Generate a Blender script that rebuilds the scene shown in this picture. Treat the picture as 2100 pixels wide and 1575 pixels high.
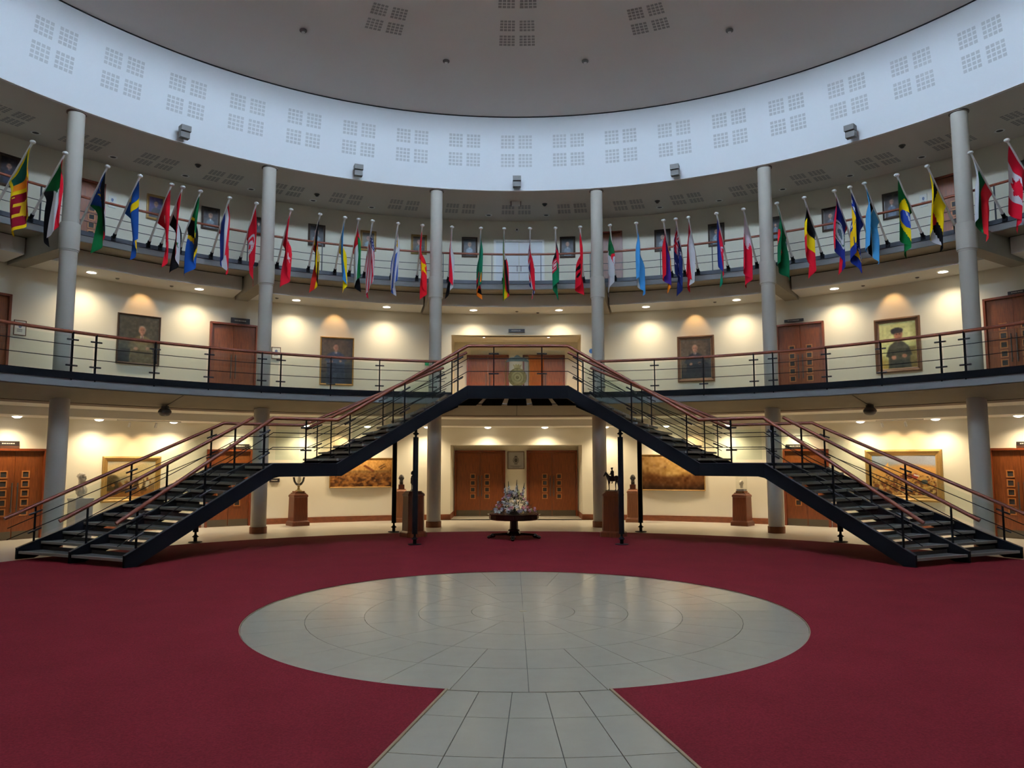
import bpy, bmesh, math, random
import numpy as np
from mathutils import Vector, Matrix

for _o in list(bpy.data.objects):
    bpy.data.objects.remove(_o)
SC = bpy.context.scene
COL = SC.collection
rad = math.radians

# ------------------------------------------------------------------ camera
# pixel frame 2100 x 1575
FPX, PITCH, ROLL = 1558.4, rad(5.725), rad(-0.038)
CAM = Vector((-0.152, -10.892, 2.1))
_cd = bpy.data.cameras.new('camera')
_cd.sensor_fit = 'HORIZONTAL'
_cd.sensor_width = 36.0
_cd.lens = 36.0 * FPX / 2100.0
_cd.clip_start, _cd.clip_end = 0.05, 200
_co = bpy.data.objects.new('camera', _cd)
COL.objects.link(_co)
_co.matrix_world = (Matrix.Translation(CAM) @ Matrix.Rotation(math.pi / 2 + PITCH, 4, 'X')
                    @ Matrix.Rotation(ROLL, 4, 'Z'))
SC.camera = _co
_f = Vector((0, math.cos(PITCH), math.sin(PITCH)))
_r0 = Vector((1, 0, 0))
_u0 = _r0.cross(_f)
_r = math.cos(ROLL) * _r0 + math.sin(ROLL) * _u0
_u = -math.sin(ROLL) * _r0 + math.cos(ROLL) * _u0

def ray(x, y):
    return ((x - 1050) / FPX * _r - (y - 787.5) / FPX * _u + _f).normalized()

def on_z(x, y, z=0.0):
    d = ray(x, y)
    return CAM + d * ((z - CAM.z) / d.z)

def on_y(x, y, Y):
    d = ray(x, y)
    return CAM + d * ((Y - CAM.y) / d.y)

def on_cyl(x, y, R):
    """pixel -> (azimuth in degrees, height) on the cylinder of radius R about the hall's axis"""
    d = ray(x, y)
    a = d.x * d.x + d.y * d.y
    b = CAM.x * d.x + CAM.y * d.y
    c = CAM.x ** 2 + CAM.y ** 2 - R * R
    t = (-b + math.sqrt(b * b - a * c)) / a
    p = CAM + d * t
    return math.degrees(math.atan2(p.x, p.y)), p.z

# ------------------------------------------------------------------ world, exposure
W = bpy.data.worlds.new('overcast_sky')
SC.world = W
W.use_nodes = True
W.node_tree.nodes['Background'].inputs[0].default_value = (0.62, 0.76, 1.0, 1)
W.node_tree.nodes['Background'].inputs[1].default_value = 1.0
SC.view_settings.view_transform = 'Standard'
SC.view_settings.look = 'None'
SC.view_settings.gamma = 1.0
SC.view_settings.use_curve_mapping = False
SC.view_settings.exposure = -0.42
DAY = 135.0            # brightness of the daylit lantern windows
DAYCOL = (0.60, 0.78, 1.0)
LAMP = 2.7            # common factor on the downlights
WARM = (1.0, 0.82, 0.55)

# ------------------------------------------------------------------ materials
MATS = {}
def s2l(c):
    return tuple((v / 12.92 if v <= 0.04045 else ((v + 0.055) / 1.055) ** 2.4) for v in c)
def rgb(r, g, b):
    return s2l((r / 255.0, g / 255.0, b / 255.0))

def new_mat(name):
    m = bpy.data.materials.new(name)
    m.use_nodes = True
    nt = m.node_tree
    b = nt.nodes['Principled BSDF']
    MATS[name] = m
    return m, nt, b

def plain(name, col, rough=0.6, metal=0.0, spec=0.5, noise=0.06, scale=6.0, bump=0.0, bscale=60.0):
    m, nt, b = new_mat(name)
    b.inputs['Roughness'].default_value = rough
    b.inputs['Metallic'].default_value = metal
    b.inputs['Specular IOR Level'].default_value = spec
    tc = nt.nodes.new('ShaderNodeTexCoord')
    n = nt.nodes.new('ShaderNodeTexNoise')
    n.inputs['Scale'].default_value = scale
    n.inputs['Detail'].default_value = 5
    nt.links.new(tc.outputs['Object'], n.inputs['Vector'])
    mx = nt.nodes.new('ShaderNodeMix'); mx.data_type = 'RGBA'
    mx.inputs['A'].default_value = (*[c * (1 - noise) for c in col], 1)
    mx.inputs['B'].default_value = (*[min(1, c * (1 + noise)) for c in col], 1)
    nt.links.new(n.outputs['Fac'], mx.inputs['Factor'])
    nt.links.new(mx.outputs['Result'], b.inputs['Base Color'])
    if bump:
        n2 = nt.nodes.new('ShaderNodeTexNoise'); n2.inputs['Scale'].default_value = bscale
        nt.links.new(tc.outputs['Object'], n2.inputs['Vector'])
        bp = nt.nodes.new('ShaderNodeBump'); bp.inputs['Strength'].default_value = bump
        bp.inputs['Distance'].default_value = 0.01
        nt.links.new(n2.outputs['Fac'], bp.inputs['Height'])
        nt.links.new(bp.outputs['Normal'], b.inputs['Normal'])
    return m

def wood(name, c1, c2, rough=0.45, scale=3.0, axis='Z', stretch=14.0):
    """grain running along the given object axis"""
    m, nt, b = new_mat(name)
    b.inputs['Roughness'].default_value = rough
    tc = nt.nodes.new('ShaderNodeTexCoord')
    mp = nt.nodes.new('ShaderNodeMapping')
    sc = {'Z': (stretch, stretch, 1.0), 'X': (1.0, stretch, stretch)}[axis]
    mp.inputs['Scale'].default_value = sc
    n = nt.nodes.new('ShaderNodeTexNoise')
    n.inputs['Scale'].default_value = scale
    n.inputs['Detail'].default_value = 6
    n.inputs['Roughness'].default_value = 0.65
    cr = nt.nodes.new('ShaderNodeValToRGB')
    cr.color_ramp.elements[0].position = 0.33
    cr.color_ramp.elements[0].color = (*c1, 1)
    cr.color_ramp.elements[1].position = 0.68
    cr.color_ramp.elements[1].color = (*c2, 1)
    nt.links.new(tc.outputs['Object'], mp.inputs['Vector'])
    nt.links.new(mp.outputs['Vector'], n.inputs['Vector'])
    nt.links.new(n.outputs['Fac'], cr.inputs['Fac'])
    nt.links.new(cr.outputs['Color'], b.inputs['Base Color'])
    return m

def emit(name, col, strength):
    m, nt, b = new_mat(name)
    b.inputs['Base Color'].default_value = (0.8, 0.8, 0.8, 1)
    b.inputs['Emission Color'].default_value = (*col, 1)
    b.inputs['Emission Strength'].default_value = strength
    return m

def painted(name, rough=0.55, spec=0.4):
    """colour comes from the mesh's own print (colour attribute)"""
    m, nt, b = new_mat(name)
    b.inputs['Roughness'].default_value = rough
    b.inputs['Specular IOR Level'].default_value = spec
    at = nt.nodes.new('ShaderNodeAttribute'); at.attribute_name = 'print'
    nt.links.new(at.outputs['Color'], b.inputs['Base Color'])
    return m

def glassy(name, tint, ior=1.5, rough=0.0):
    m = bpy.data.materials.new(name); m.use_nodes = True
    nt = m.node_tree; nt.nodes.clear()
    o = nt.nodes.new('ShaderNodeOutputMaterial')
    t = nt.nodes.new('ShaderNodeBsdfTransparent'); t.inputs[0].default_value = (*tint, 1)
    g = nt.nodes.new('ShaderNodeBsdfGlossy'); g.inputs['Roughness'].default_value = rough
    f = nt.nodes.new('ShaderNodeFresnel'); f.inputs[0].default_value = ior
    mx = nt.nodes.new('ShaderNodeMixShader')
    nt.links.new(f.outputs[0], mx.inputs[0])
    nt.links.new(t.outputs[0], mx.inputs[1])
    nt.links.new(g.outputs[0], mx.inputs[2])
    nt.links.new(mx.outputs[0], o.inputs[0])
    MATS[name] = m
    return m

plain('wall_cream', (0.80, 0.745, 0.60), 0.75, noise=0.02, scale=1.5)
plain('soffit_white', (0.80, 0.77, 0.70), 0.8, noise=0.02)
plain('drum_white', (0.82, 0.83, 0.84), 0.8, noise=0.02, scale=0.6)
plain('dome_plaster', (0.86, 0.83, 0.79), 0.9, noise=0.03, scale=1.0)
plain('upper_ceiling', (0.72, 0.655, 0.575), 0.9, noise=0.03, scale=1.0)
plain('perforation', (0.60, 0.60, 0.60), 0.9, noise=0.12, scale=3)
plain('perforation_dark', (0.36, 0.335, 0.31), 0.9, noise=0.15, scale=3)
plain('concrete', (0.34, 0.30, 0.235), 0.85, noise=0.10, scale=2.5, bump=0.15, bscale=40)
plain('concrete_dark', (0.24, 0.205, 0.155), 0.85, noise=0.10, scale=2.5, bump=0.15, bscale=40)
plain('fascia', (0.27, 0.265, 0.26), 0.8, noise=0.06, scale=2.0)
plain('column_paint', (0.56, 0.51, 0.435), 0.75, spec=0.25, noise=0.03, scale=2.0)
plain('column_cap', (0.20, 0.15, 0.12), 0.7)
plain('dark_steel', (0.007, 0.007, 0.009), 0.6, spec=0.08, noise=0.15)
plain('blue_steel', (0.020, 0.023, 0.036), 0.5, noise=0.1)
plain('clamp_steel', (0.06, 0.055, 0.06), 0.4, metal=0.5)
plain('bar_steel', (0.008, 0.008, 0.010), 0.5, spec=0.15)
plain('slab_stone', (0.60, 0.555, 0.465), 0.30, noise=0.10, scale=2.0)
plain('marble', (0.535, 0.465, 0.36), 0.19, spec=0.6, noise=0.06, scale=5.0)
plain('marble_warm', (0.457, 0.42, 0.355), 0.28, spec=0.45, noise=0.08, scale=2.5, bump=0.02, bscale=8)
plain('grout', (0.10, 0.085, 0.066), 0.9)
plain('brass', (0.33, 0.23, 0.085), 0.4, metal=0.9, noise=0.15, scale=20)
plain('brass_trim', (0.35, 0.26, 0.14), 0.5, metal=0.5)
plain('bronze', (0.030, 0.026, 0.024), 0.3, metal=0.5, spec=0.6, noise=0.3, scale=12)
plain('marble_white', (0.62, 0.56, 0.46), 0.6, noise=0.10, scale=10)
plain('plinth_grey', (0.36, 0.345, 0.33), 0.8, noise=0.1)
plain('white_paint', (0.86, 0.84, 0.80), 0.4)
plain('fixture_grey', (0.15, 0.135, 0.12), 0.5)
plain('fixture_dark', (0.08, 0.075, 0.07), 0.5)
plain('matte_black', (0.004, 0.004, 0.004), 0.95, spec=0.0)
plain('black_gap', (0.01, 0.01, 0.01), 0.9)
plain('tread_grey', (0.088, 0.080, 0.074), 0.85, noise=0.2, scale=30)
plain('nosing_beige', (0.40, 0.36, 0.30), 0.7)
plain('sign_black', (0.03, 0.022, 0.02), 0.4)
plain('sign_text', (0.55, 0.50, 0.42), 0.6)
plain('sign_green', (0.0, 0.30, 0.10), 0.5)
plain('sign_blue', (0.05, 0.16, 0.45), 0.5)
plain('gold_frame', (0.40, 0.24, 0.075), 0.38, metal=0.35, noise=0.25, scale=25, bump=0.4, bscale=70)
plain('dark_frame', (0.055, 0.032, 0.02), 0.4, noise=0.3, scale=25)
plain('brown_frame', (0.14, 0.065, 0.03), 0.4, noise=0.25, scale=20)
plain('slip_gold', (0.50, 0.33, 0.13), 0.4, metal=0.3)
plain('paper', (0.72, 0.70, 0.64), 0.8)
plain('leaf_dark', (0.020, 0.040, 0.016), 0.6, noise=0.4, scale=30)
plain('petal_white', (0.78, 0.76, 0.70), 0.6)
plain('petal_pink', (0.62, 0.22, 0.26), 0.6)
plain('petal_rose', (0.66, 0.32, 0.33), 0.6)
plain('petal_yellow', (0.68, 0.58, 0.22), 0.6)
plain('petal_lilac', (0.52, 0.52, 0.60), 0.6)
plain('shield_green', (0.10, 0.105, 0.075), 0.5)
wood('door_wood', rgb(104, 50, 19), rgb(146, 79, 33), 0.38)
wood('door_frame_wood', rgb(104, 46, 20), rgb(138, 66, 30), 0.4)
wood('rail_wood', rgb(112, 50, 26), rgb(142, 70, 38), 0.45, axis='X', stretch=4)
wood('skirting_wood', rgb(112, 58, 28), rgb(140, 78, 40), 0.45, axis='X', stretch=4)
wood('pedestal_wood', rgb(84, 36, 16), rgb(116, 56, 26), 0.3)
wood('oak_light', rgb(124, 70, 34), rgb(152, 92, 48), 0.4)
wood('mahogany', rgb(30, 12, 8), rgb(52, 22, 14), 0.22)
wood('window_trim_wood', rgb(170, 104, 52), rgb(192, 124, 66), 0.4)
plain('pane_dark', (0.055, 0.050, 0.048), 0.15)
plain('kick_plate', (0.13, 0.105, 0.07), 0.35, metal=0.5)
emit('lamp_lens', (1.0, 0.93, 0.80), 14.0)
emit('spot_lens', (1.0, 0.82, 0.58), 14.0)
emit('daylight_glass', DAYCOL, DAY)
painted('flag_cloth', 0.8, 0.1)
painted('oil_paint', 0.45, 0.4)
glassy('rail_glass', (0.87, 0.935, 0.905), 1.45)
glassy('display_glass', (0.97, 0.97, 0.95), 1.45)

def carpet_mat():
    m, nt, b = new_mat('carpet')
    b.inputs['Roughness'].default_value = 0.95
    b.inputs['Specular IOR Level'].default_value = 0.1
    tc = nt.nodes.new('ShaderNodeTexCoord')
    n = nt.nodes.new('ShaderNodeTexNoise'); n.inputs['Scale'].default_value = 55; n.inputs['Detail'].default_value = 4
    n3 = nt.nodes.new('ShaderNodeTexNoise'); n3.inputs['Scale'].default_value = 1.2
    ad = nt.nodes.new('ShaderNodeMath'); ad.operation = 'MULTIPLY_ADD'; ad.inputs[1].default_value = 0.35
    cr = nt.nodes.new('ShaderNodeValToRGB')
    cr.color_ramp.elements[0].position = 0.45; cr.color_ramp.elements[0].color = (0.118, 0.007, 0.011, 1)
    cr.color_ramp.elements[1].position = 0.9; cr.color_ramp.elements[1].color = (0.195, 0.013, 0.021, 1)
    nt.links.new(tc.outputs['Object'], n.inputs['Vector']); nt.links.new(tc.outputs['Object'], n3.inputs['Vector'])
    nt.links.new(n3.outputs['Fac'], ad.inputs[0]); nt.links.new(n.outputs['Fac'], ad.inputs[2])
    nt.links.new(ad.outputs[0], cr.inputs['Fac']); nt.links.new(cr.outputs['Color'], b.inputs['Base Color'])
    n2 = nt.nodes.new('ShaderNodeTexNoise'); n2.inputs['Scale'].default_value = 220
    nt.links.new(tc.outputs['Object'], n2.inputs['Vector'])
    bp = nt.nodes.new('ShaderNodeBump'); bp.inputs['Strength'].default_value = 0.5; bp.inputs['Distance'].default_value = 0.01
    nt.links.new(n2.outputs['Fac'], bp.inputs['Height']); nt.links.new(bp.outputs['Normal'], b.inputs['Normal'])
carpet_mat()

# ------------------------------------------------------------------ mesh helpers
def pol(r, a, z=0.0):
    a = rad(a)
    return Vector((r * math.sin(a), r * math.cos(a), z))

class MB:
    def __init__(s):
        s.v = []; s.f = []
    def add(s, vs, fs):
        o = len(s.v)
        s.v += [tuple(p) for p in vs]
        s.f += [tuple(i + o for i in f) for f in fs]
        return s
    def box(s, c, size, rz=0.0, bevel=0.0):
        hx, hy, hz = size[0] / 2, size[1] / 2, size[2] / 2
        cs, sn = math.cos(rz), math.sin(rz)
        P = []
        for z in (-hz, hz):
            for x, y in ((-hx, -hy), (hx, -hy), (hx, hy), (-hx, hy)):
                P.append((c[0] + x * cs - y * sn, c[1] + x * sn + y * cs, c[2] + z))
        return s.add(P, [(3, 2, 1, 0), (4, 5, 6, 7), (0, 1, 5, 4), (1, 2, 6, 5), (2, 3, 7, 6), (3, 0, 4, 7)])
    def hexa(s, b, t):
        """solid between two quads b and t"""
        return s.add(list(b) + list(t), [(3, 2, 1, 0), (4, 5, 6, 7), (0, 1, 5, 4), (1, 2, 6, 5), (2, 3, 7, 6), (3, 0, 4, 7)])
    def cyl(s, p0, p1, r0, r1=None, n=10, cap=True):
        r1 = r0 if r1 is None else r1
        p0, p1 = Vector(p0), Vector(p1)
        d = (p1 - p0).normalized()
        a = Vector((0, 0, 1)) if abs(d.z) < 0.9 else Vector((1, 0, 0))
        u = d.cross(a).normalized(); w = d.cross(u)
        P = []
        for p, r in ((p0, r0), (p1, r1)):
            for i in range(n):
                t = 2 * math.pi * i / n
                P.append(p + u * (r * math.cos(t)) + w * (r * math.sin(t)))
        F = [(i, (i + 1) % n, n + (i + 1) % n, n + i) for i in range(n)]
        if cap:
            F += [tuple(reversed(range(n))), tuple(range(n, 2 * n))]
        return s.add(P, F)
    def tube(s, pts, r, n=8, sq=1.0, rr=None):
        """swept tube along a polyline, rings mitred; sq squashes the vertical"""
        pts = [Vector(p) for p in pts]
        m = len(pts); P = []
        for k, p in enumerate(pts):
            d0 = (pts[k] - pts[k - 1]).normalized() if k else None
            d1 = (pts[k + 1] - pts[k]).normalized() if k < m - 1 else None
            d = (d0 or d1) if (d0 is None or d1 is None) else (d0 + d1).normalized()
            a = Vector((0, 0, 1)) if abs(d.z) < 0.95 else Vector((1, 0, 0))
            u = d.cross(a).normalized(); w = u.cross(d).normalized()
            sc = 1.0
            if d0 and d1:
                c = max(0.4, d.dot(d1)); sc = 1.0 / c
            R = rr[k] if rr else r
            for i in range(n):
                t = 2 * math.pi * (i + 0.5) / n
                P.append(p + u * (R * math.cos(t)) + w * (R * sq * math.sin(t)) * sc)
        F = []
        for k in range(m - 1):
            for i in range(n):
                j = (i + 1) % n
                F.append((k * n + i, k * n + j, (k + 1) * n + j, (k + 1) * n + i))
        F += [tuple(reversed(range(n))), tuple(range((m - 1) * n, m * n))]
        return s.add(P, F)
    def lathe(s, prof, n=24, c=(0, 0, 0), cap=True):
        P = []
        for r, z in prof:
            for i in range(n):
                t = 2 * math.pi * i / n
                P.append((c[0] + r * math.cos(t), c[1] + r * math.sin(t), c[2] + z))
        F = []
        for k in range(len(prof) - 1):
            for i in range(n):
                j = (i + 1) % n
                F.append((k * n + i, k * n + j, (k + 1) * n + j, (k + 1) * n + i))
        if cap:
            F += [tuple(reversed(range(n))), tuple(range((len(prof) - 1) * n, len(prof) * n))]
        return s.add(P, F)
    def sweep(s, prof, a0, a1, n, closed=True):
        """sweep an (r, z) outline about the hall's axis from azimuth a0 to a1"""
        full = abs(a1 - a0) > 359.9
        m = len(prof); P = []
        cnt = n if full else n + 1
        for k in range(cnt):
            a = a0 + (a1 - a0) * k / n
            for r, z in prof:
                P.append(pol(r, a, z))
        F = []
        e = m if closed else m - 1
        for k in range(n):
            k2 = (k + 1) % cnt
            for i in range(e):
                j = (i + 1) % m
                F.append((k * m + i, k * m + j, k2 * m + j, k2 * m + i))
        if not full and closed:
            F += [tuple(range(m)), tuple(reversed(range(n * m, n * m + m)))]
        return s.add(P, F)
    def ball(s, c, r, n=8, m=6):
        """ellipsoid; r may be a triple"""
        if not hasattr(r, '__len__'): r = (r, r, r)
        P = [(c[0], c[1], c[2] - r[2])]
        for k in range(1, m):
            ph = math.pi * k / m
            for i in range(n):
                t = 2 * math.pi * i / n
                P.append((c[0] + r[0] * math.sin(ph) * math.cos(t), c[1] + r[1] * math.sin(ph) * math.sin(t), c[2] - r[2] * math.cos(ph)))
        P.append((c[0], c[1], c[2] + r[2]))
        F = [(0, 1 + (i + 1) % n, 1 + i) for i in range(n)]
        for k in range(m - 2):
            for i in range(n):
                j = (i + 1) % n
                F.append((1 + k * n + i, 1 + k * n + j, 1 + (k + 1) * n + j, 1 + (k + 1) * n + i))
        o = 1 + (m - 2) * n; last = len(P) - 1
        F += [(o + i, o + (i + 1) % n, last) for i in range(n)]
        return s.add(P, F)
    def extrude(s, outline, y0, y1):
        """outline in local x,z extruded along y"""
        n = len(outline)
        P = [(x, y0, z) for x, z in outline] + [(x, y1, z) for x, z in outline]
        F = [tuple(range(n)), tuple(reversed(range(n, 2 * n)))]
        F += [(i, n + i, n + (i + 1) % n, (i + 1) % n) for i in range(n)]
        return s.add(P, F)
    def mesh(s, name, mat, smooth=None, fix=True):
        me = bpy.data.meshes.new(name)
        me.from_pydata(s.v, [], s.f)
        if fix:
            bm = bmesh.new(); bm.from_mesh(me)
            bmesh.ops.recalc_face_normals(bm, faces=bm.faces)
            bm.to_mesh(me); bm.free()
        if smooth is not None:
            me.polygons.foreach_set('use_smooth', [True] * len(me.polygons))
            me.set_sharp_from_angle(angle=rad(smooth))
        if mat: me.materials.append(MATS[mat])
        return me

def link(name, me, parent=None, loc=None, rz=0.0):
    o = bpy.data.objects.new(name, me)
    COL.objects.link(o)
    if parent: o.parent = parent
    if loc is not None: o.location = loc
    if rz: o.rotation_euler = (0, 0, rz)
    return o

def ob(name, mb, mat, parent=None, loc=None, rz=0.0, smooth=None, fix=True):
    return link(name, mb.mesh(name, mat, smooth, fix), parent, loc, rz)

def tag(o, label, cat=None, group=None, kind=None):
    o['label'] = label
    if cat: o['category'] = cat
    if group: o['group'] = group
    if kind: o['kind'] = kind
    return o

def empty(name, label, cat=None, loc=(0, 0, 0), rz=0.0, group=None, kind=None):
    o = bpy.data.objects.new(name, None)
    o.empty_display_size = 0.1
    COL.objects.link(o)
    o.location = loc; o.rotation_euler = (0, 0, rz)
    return tag(o, label, cat, group, kind)

def at_wall(R, a, z):
    """location and turn of a thing that faces the hall's axis: local x right, y outwards"""
    return dict(loc=pol(R, a, z), rz=-rad(a))

# ------------------------------------------------------------------ the shell of the hall
RW, RC, R1, R2 = 16.6, 13.68, 12.5, 14.57      # wall, columns, edge of first and of second gallery
Z1, Z2, ZU = 3.96, 8.05, 10.94                # gallery floors, upper ceiling
BAY = 22.2
RECA = 8.17                                   # half width of the central recess, degrees

def az_of(p):
    return math.degrees(math.atan2(p[0], p[1]))

# ---- floor
m = MB().sweep([(11.88, 0), (16.75, 0), (16.75, -0.12), (11.88, -0.12)], 0, 360, 128)
m.box((0, 17.4, -0.06), (5.4, 2.4, 0.12))
floor = tag(ob('floor', m, 'slab_stone'), 'pale polished stone floor running round the hall under the gallery', 'floor', kind='structure')
RD = 3.735
m = MB().sweep([(0.05, -0.012), (RD + 0.02, -0.012), (RD + 0.02, -0.05), (0.05, -0.05)], 0, 360, 64)
AIS = 180 - abs(az_of(on_z(917, 1414)))
AIS = (AIS + 180 - abs(az_of(on_z(1252, 1414)))) / 2
m.sweep([(RD, -0.012), (11.9, -0.012), (11.9, -0.05), (RD, -0.05)], 180 - AIS, 180 + AIS, 8)
ob('grout_bed', m, 'grout', floor)
def tile(r0, r1, a0, a1, mat, g=0.004, n=None):
    n = n or max(1, int((a1 - a0) / 4))
    da0 = math.degrees(g / 2 / max(r1, 0.1)); 
    rr0, rr1 = r0 + g / 2, r1 - g / 2
    mm = MB().sweep([(max(rr0, 0.03), 0), (rr1, 0), (rr1, -0.03), (max(rr0, 0.03), -0.03)], a0 + da0, a1 - da0, n)
    return ob('stone_tile', mm, mat, floor)
rings = [0.0, 0.72, 1.45, 2.18, 2.95, RD]
random.seed(4)
for k in range(5):
    nseg = (8, 16, 16, 32, 32)[k]
    st = 360.0 / nseg
    for i in range(nseg):
        tile(rings[k], rings[k + 1], i * st, (i + 1) * st, 'marble', 0.007)
rows = [RD + 0.01]
for py in (1473, 1555):
    rows.append(-on_z(1060, py).y)
while rows[-1] < 11.2:
    rows.append(rows[-1] + 0.66)
rows[-1] = 11.88
for k in range(len(rows) - 1):
    for i in range(5):
        a0 = 180 - AIS + 2 * AIS * i / 5
        tile(rows[k], rows[k + 1], a0, a0 + 2 * AIS / 5, 'marble', 0.008)
# brass disc set in the middle
ob('centre_cover', MB().lathe([(0.05, -0.02), (0.055, 0.002)], 16), 'brass_trim', floor)

# ---- carpet
m = MB().sweep([(RD + 0.012, 0.012), (11.87, 0.012), (11.87, -0.04), (RD + 0.012, -0.04)], -180 + AIS, 180 - AIS, 150)
carpet = tag(ob('carpet', m, 'carpet'), 'deep crimson carpet ring laid around the pale stone disc', 'carpet')
m = MB().sweep([(RD, 0.006), (RD + 0.02, 0.006), (RD + 0.02, -0.04), (RD, -0.04)], -180 + AIS, 180 - AIS, 120)
for sgn in (-1, 1):
    a = 180 - sgn * AIS
    d = pol(1, a); t = Vector((d.y, -d.x, 0)) * 0.012
    p0, p1 = d * RD, d * 11.87
    m.hexa([p0 - t + Vector((0, 0, -.04)), p0 + t + Vector((0, 0, -.04)), p1 + t + Vector((0, 0, -.04)), p1 - t + Vector((0, 0, -.04))],
           [p0 - t + Vector((0, 0, .013)), p0 + t + Vector((0, 0, .013)), p1 + t + Vector((0, 0, .013)), p1 - t + Vector((0, 0, .013))])
ob('edge_trim', m, 'brass_trim', carpet)

# ---- outer wall, with the two central recesses
WT = 16.95
zr0, zr1 = 2.64, 6.64
m = MB()
for a0, a1 in ((-100, -RECA), (RECA, 100)):
    m.sweep([(RW, -0.1), (WT, -0.1), (WT, 11.2), (RW, 11.2)], a0, a1, 90)
for z0, z1 in ((zr0, Z1 - 0.01), (zr1, 11.2)):
    m.sweep([(RW, z0), (WT, z0), (WT, z1), (RW, z1)], -RECA, RECA, 16)
wall = tag(ob('wall_back', m, 'wall_cream', smooth=30), 'cream curved wall ringing the hall on three storeys', 'wall', kind='structure')
m = MB().sweep([(RW, -0.1), (WT, -0.1), (WT, 11.2), (RW, 11.2)], 100, 260, 80)
tag(ob('wall_front', m, 'wall_cream', smooth=30), 'cream curved wall closing the hall behind the viewer', 'wall', kind='structure')
YB = 18.2
xr = RW * math.sin(rad(RECA)) + 0.01
for nm, z0, z1 in (('recess_ground', -0.1, zr0), ('recess_first', Z1 - 0.12, zr1)):
    m = MB()
    m.box((0, YB + 0.1, (z0 + z1 + 0.15) / 2), (2 * xr + 0.6, 0.2, z1 + 0.15 - z0))
    for sg in (-1, 1):
        m.box((sg * (xr + 0.1), (16.35 + YB) / 2 + 0.2, (z0 + z1 + 0.1) / 2), (0.2, YB - 16.35 - 0.2, z1 + 0.1 - z0))
    m.box((0, 17.5, z1 + 0.06), (2 * xr + 0.4, 1.5, 0.12))
    if z0 > 1:
        m.box((0, 17.3, Z1 - 0.06), (2 * xr + 0.4, 1.9, 0.12))
    ob(nm, m, 'wall_cream', wall)
# skirting
m = MB()
for a0, a1 in ((-100, -57.2), (-51.9, -36.75), (-31.45, -RECA), (RECA, 31.45), (36.75, 51.9), (57.2, 100)):
    m.sweep([(RW - 0.03, 0), (RW + 0.01, 0), (RW + 0.01, 0.19), (RW - 0.03, 0.19)], a0, a1, 30)
for sg in (-1, 1):
    m.box((sg * (xr - 0.015), 17.33, 0.095), (0.03, 1.7, 0.19))
    m.box((sg * (xr + 0.0), 16.4, 0.095), (0.09, 0.06, 0.19))
tag(ob('baseboard_back', m, 'skirting_wood'), 'brown wooden skirting board along the foot of the ground floor wall', 'skirting', kind='structure')

# ---- first gallery
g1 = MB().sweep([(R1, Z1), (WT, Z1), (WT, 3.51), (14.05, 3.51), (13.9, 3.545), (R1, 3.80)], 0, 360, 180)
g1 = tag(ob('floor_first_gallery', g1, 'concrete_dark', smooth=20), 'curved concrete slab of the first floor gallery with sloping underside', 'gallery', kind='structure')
m = MB()
for a0, a1 in ((9.3, 180), (-180, -9.3)):
    m.sweep([(R1 - 0.06, 4.0), (R1 + 0.02, 4.0), (R1 + 0.02, 4.17), (R1 - 0.06, 4.17)], a0, a1, 90)
ob('edge_channel', m, 'dark_steel', g1, smooth=30)
m = MB()
for a0, a1 in ((9.3, 180), (-180, -9.3)):
    m.sweep([(R1 - 0.03, 3.82), (R1 + 0.02, 3.82), (R1 + 0.02, 4.0), (R1 - 0.03, 4.0)], a0, a1, 90)
ob('fascia_band', m, 'fascia', g1, smooth=30)
m = MB()
for k in range(-3, 4):
    a = k * BAY
    da = 0.05
    m.sweep([(R1 + 0.03, 3.785), (13.88, 3.538), (13.88, 3.55), (R1 + 0.03, 3.80)], a - da, a + da, 1)
ob('slab_joint', m, 'grout', g1)
m = MB().sweep([(13.87, 3.535), (14.05, 3.495), (14.05, 3.52), (13.87, 3.56)], 0, 360, 180)
ob('soffit_bead', m, 'column_cap', g1)
m = MB().sweep([(14.05, 3.50), (15.3, 3.49), (15.3, 3.27), (RW + 0.02, 3.27), (RW + 0.02, 3.505), (14.05, 3.508)], 0, 360, 180)
cg = tag(ob('ceiling_ground', m, 'soffit_white', smooth=20), 'white plaster ceiling and soffit over the ground floor walkway', 'ceiling', kind='structure')

# ---- second gallery
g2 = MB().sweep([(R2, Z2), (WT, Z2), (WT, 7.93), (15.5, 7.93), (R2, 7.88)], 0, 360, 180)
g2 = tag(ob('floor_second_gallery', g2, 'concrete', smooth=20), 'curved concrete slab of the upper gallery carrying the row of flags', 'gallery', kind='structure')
m = MB().sweep([(R2 - 0.06, 8.06), (R2 + 0.02, 8.06), (R2 + 0.02, 8.18), (R2 - 0.06, 8.18)], 0, 360, 180)
ob('edge_channel', m, 'blue_steel', g2, smooth=30)
m = MB().sweep([(R2 - 0.03, 7.89), (R2 + 0.02, 7.89), (R2 + 0.02, 8.06), (R2 - 0.03, 8.06)], 0, 360, 180)
ob('fascia_band', m, 'fascia', g2, smooth=30)
for k in range(-4, 4):
    a = (k + 0.5) * BAY
    lo, hi = MB(), None
    c0, c1 = pol(RC - 0.05, a), pol(RW, a)
    n = pol(1, a); t = Vector((n.y, -n.x, 0)) * 0.21
    def q(z): return [Vector((p.x, p.y, z)) for p in (c0 - t, c0 + t, c1 + t, c1 - t)]
    lo.hexa(q(7.36), q(7.92))
    ob('radial_beam', lo, 'concrete', g2)
cf = empty('ceiling_first', 'white bulkheads and soffits over the first floor gallery, one per bay', 'ceiling', kind='structure')
for k in range(-4, 5):
    a = k * BAY
    m = MB().sweep([(15.5, 7.905), (15.5, 7.47), (RW + 0.02, 7.42), (RW + 0.02, 7.905)], a - 10.15, a + 10.15, 16)
    ob('bulkhead', m, 'soffit_white', cf)
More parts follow.
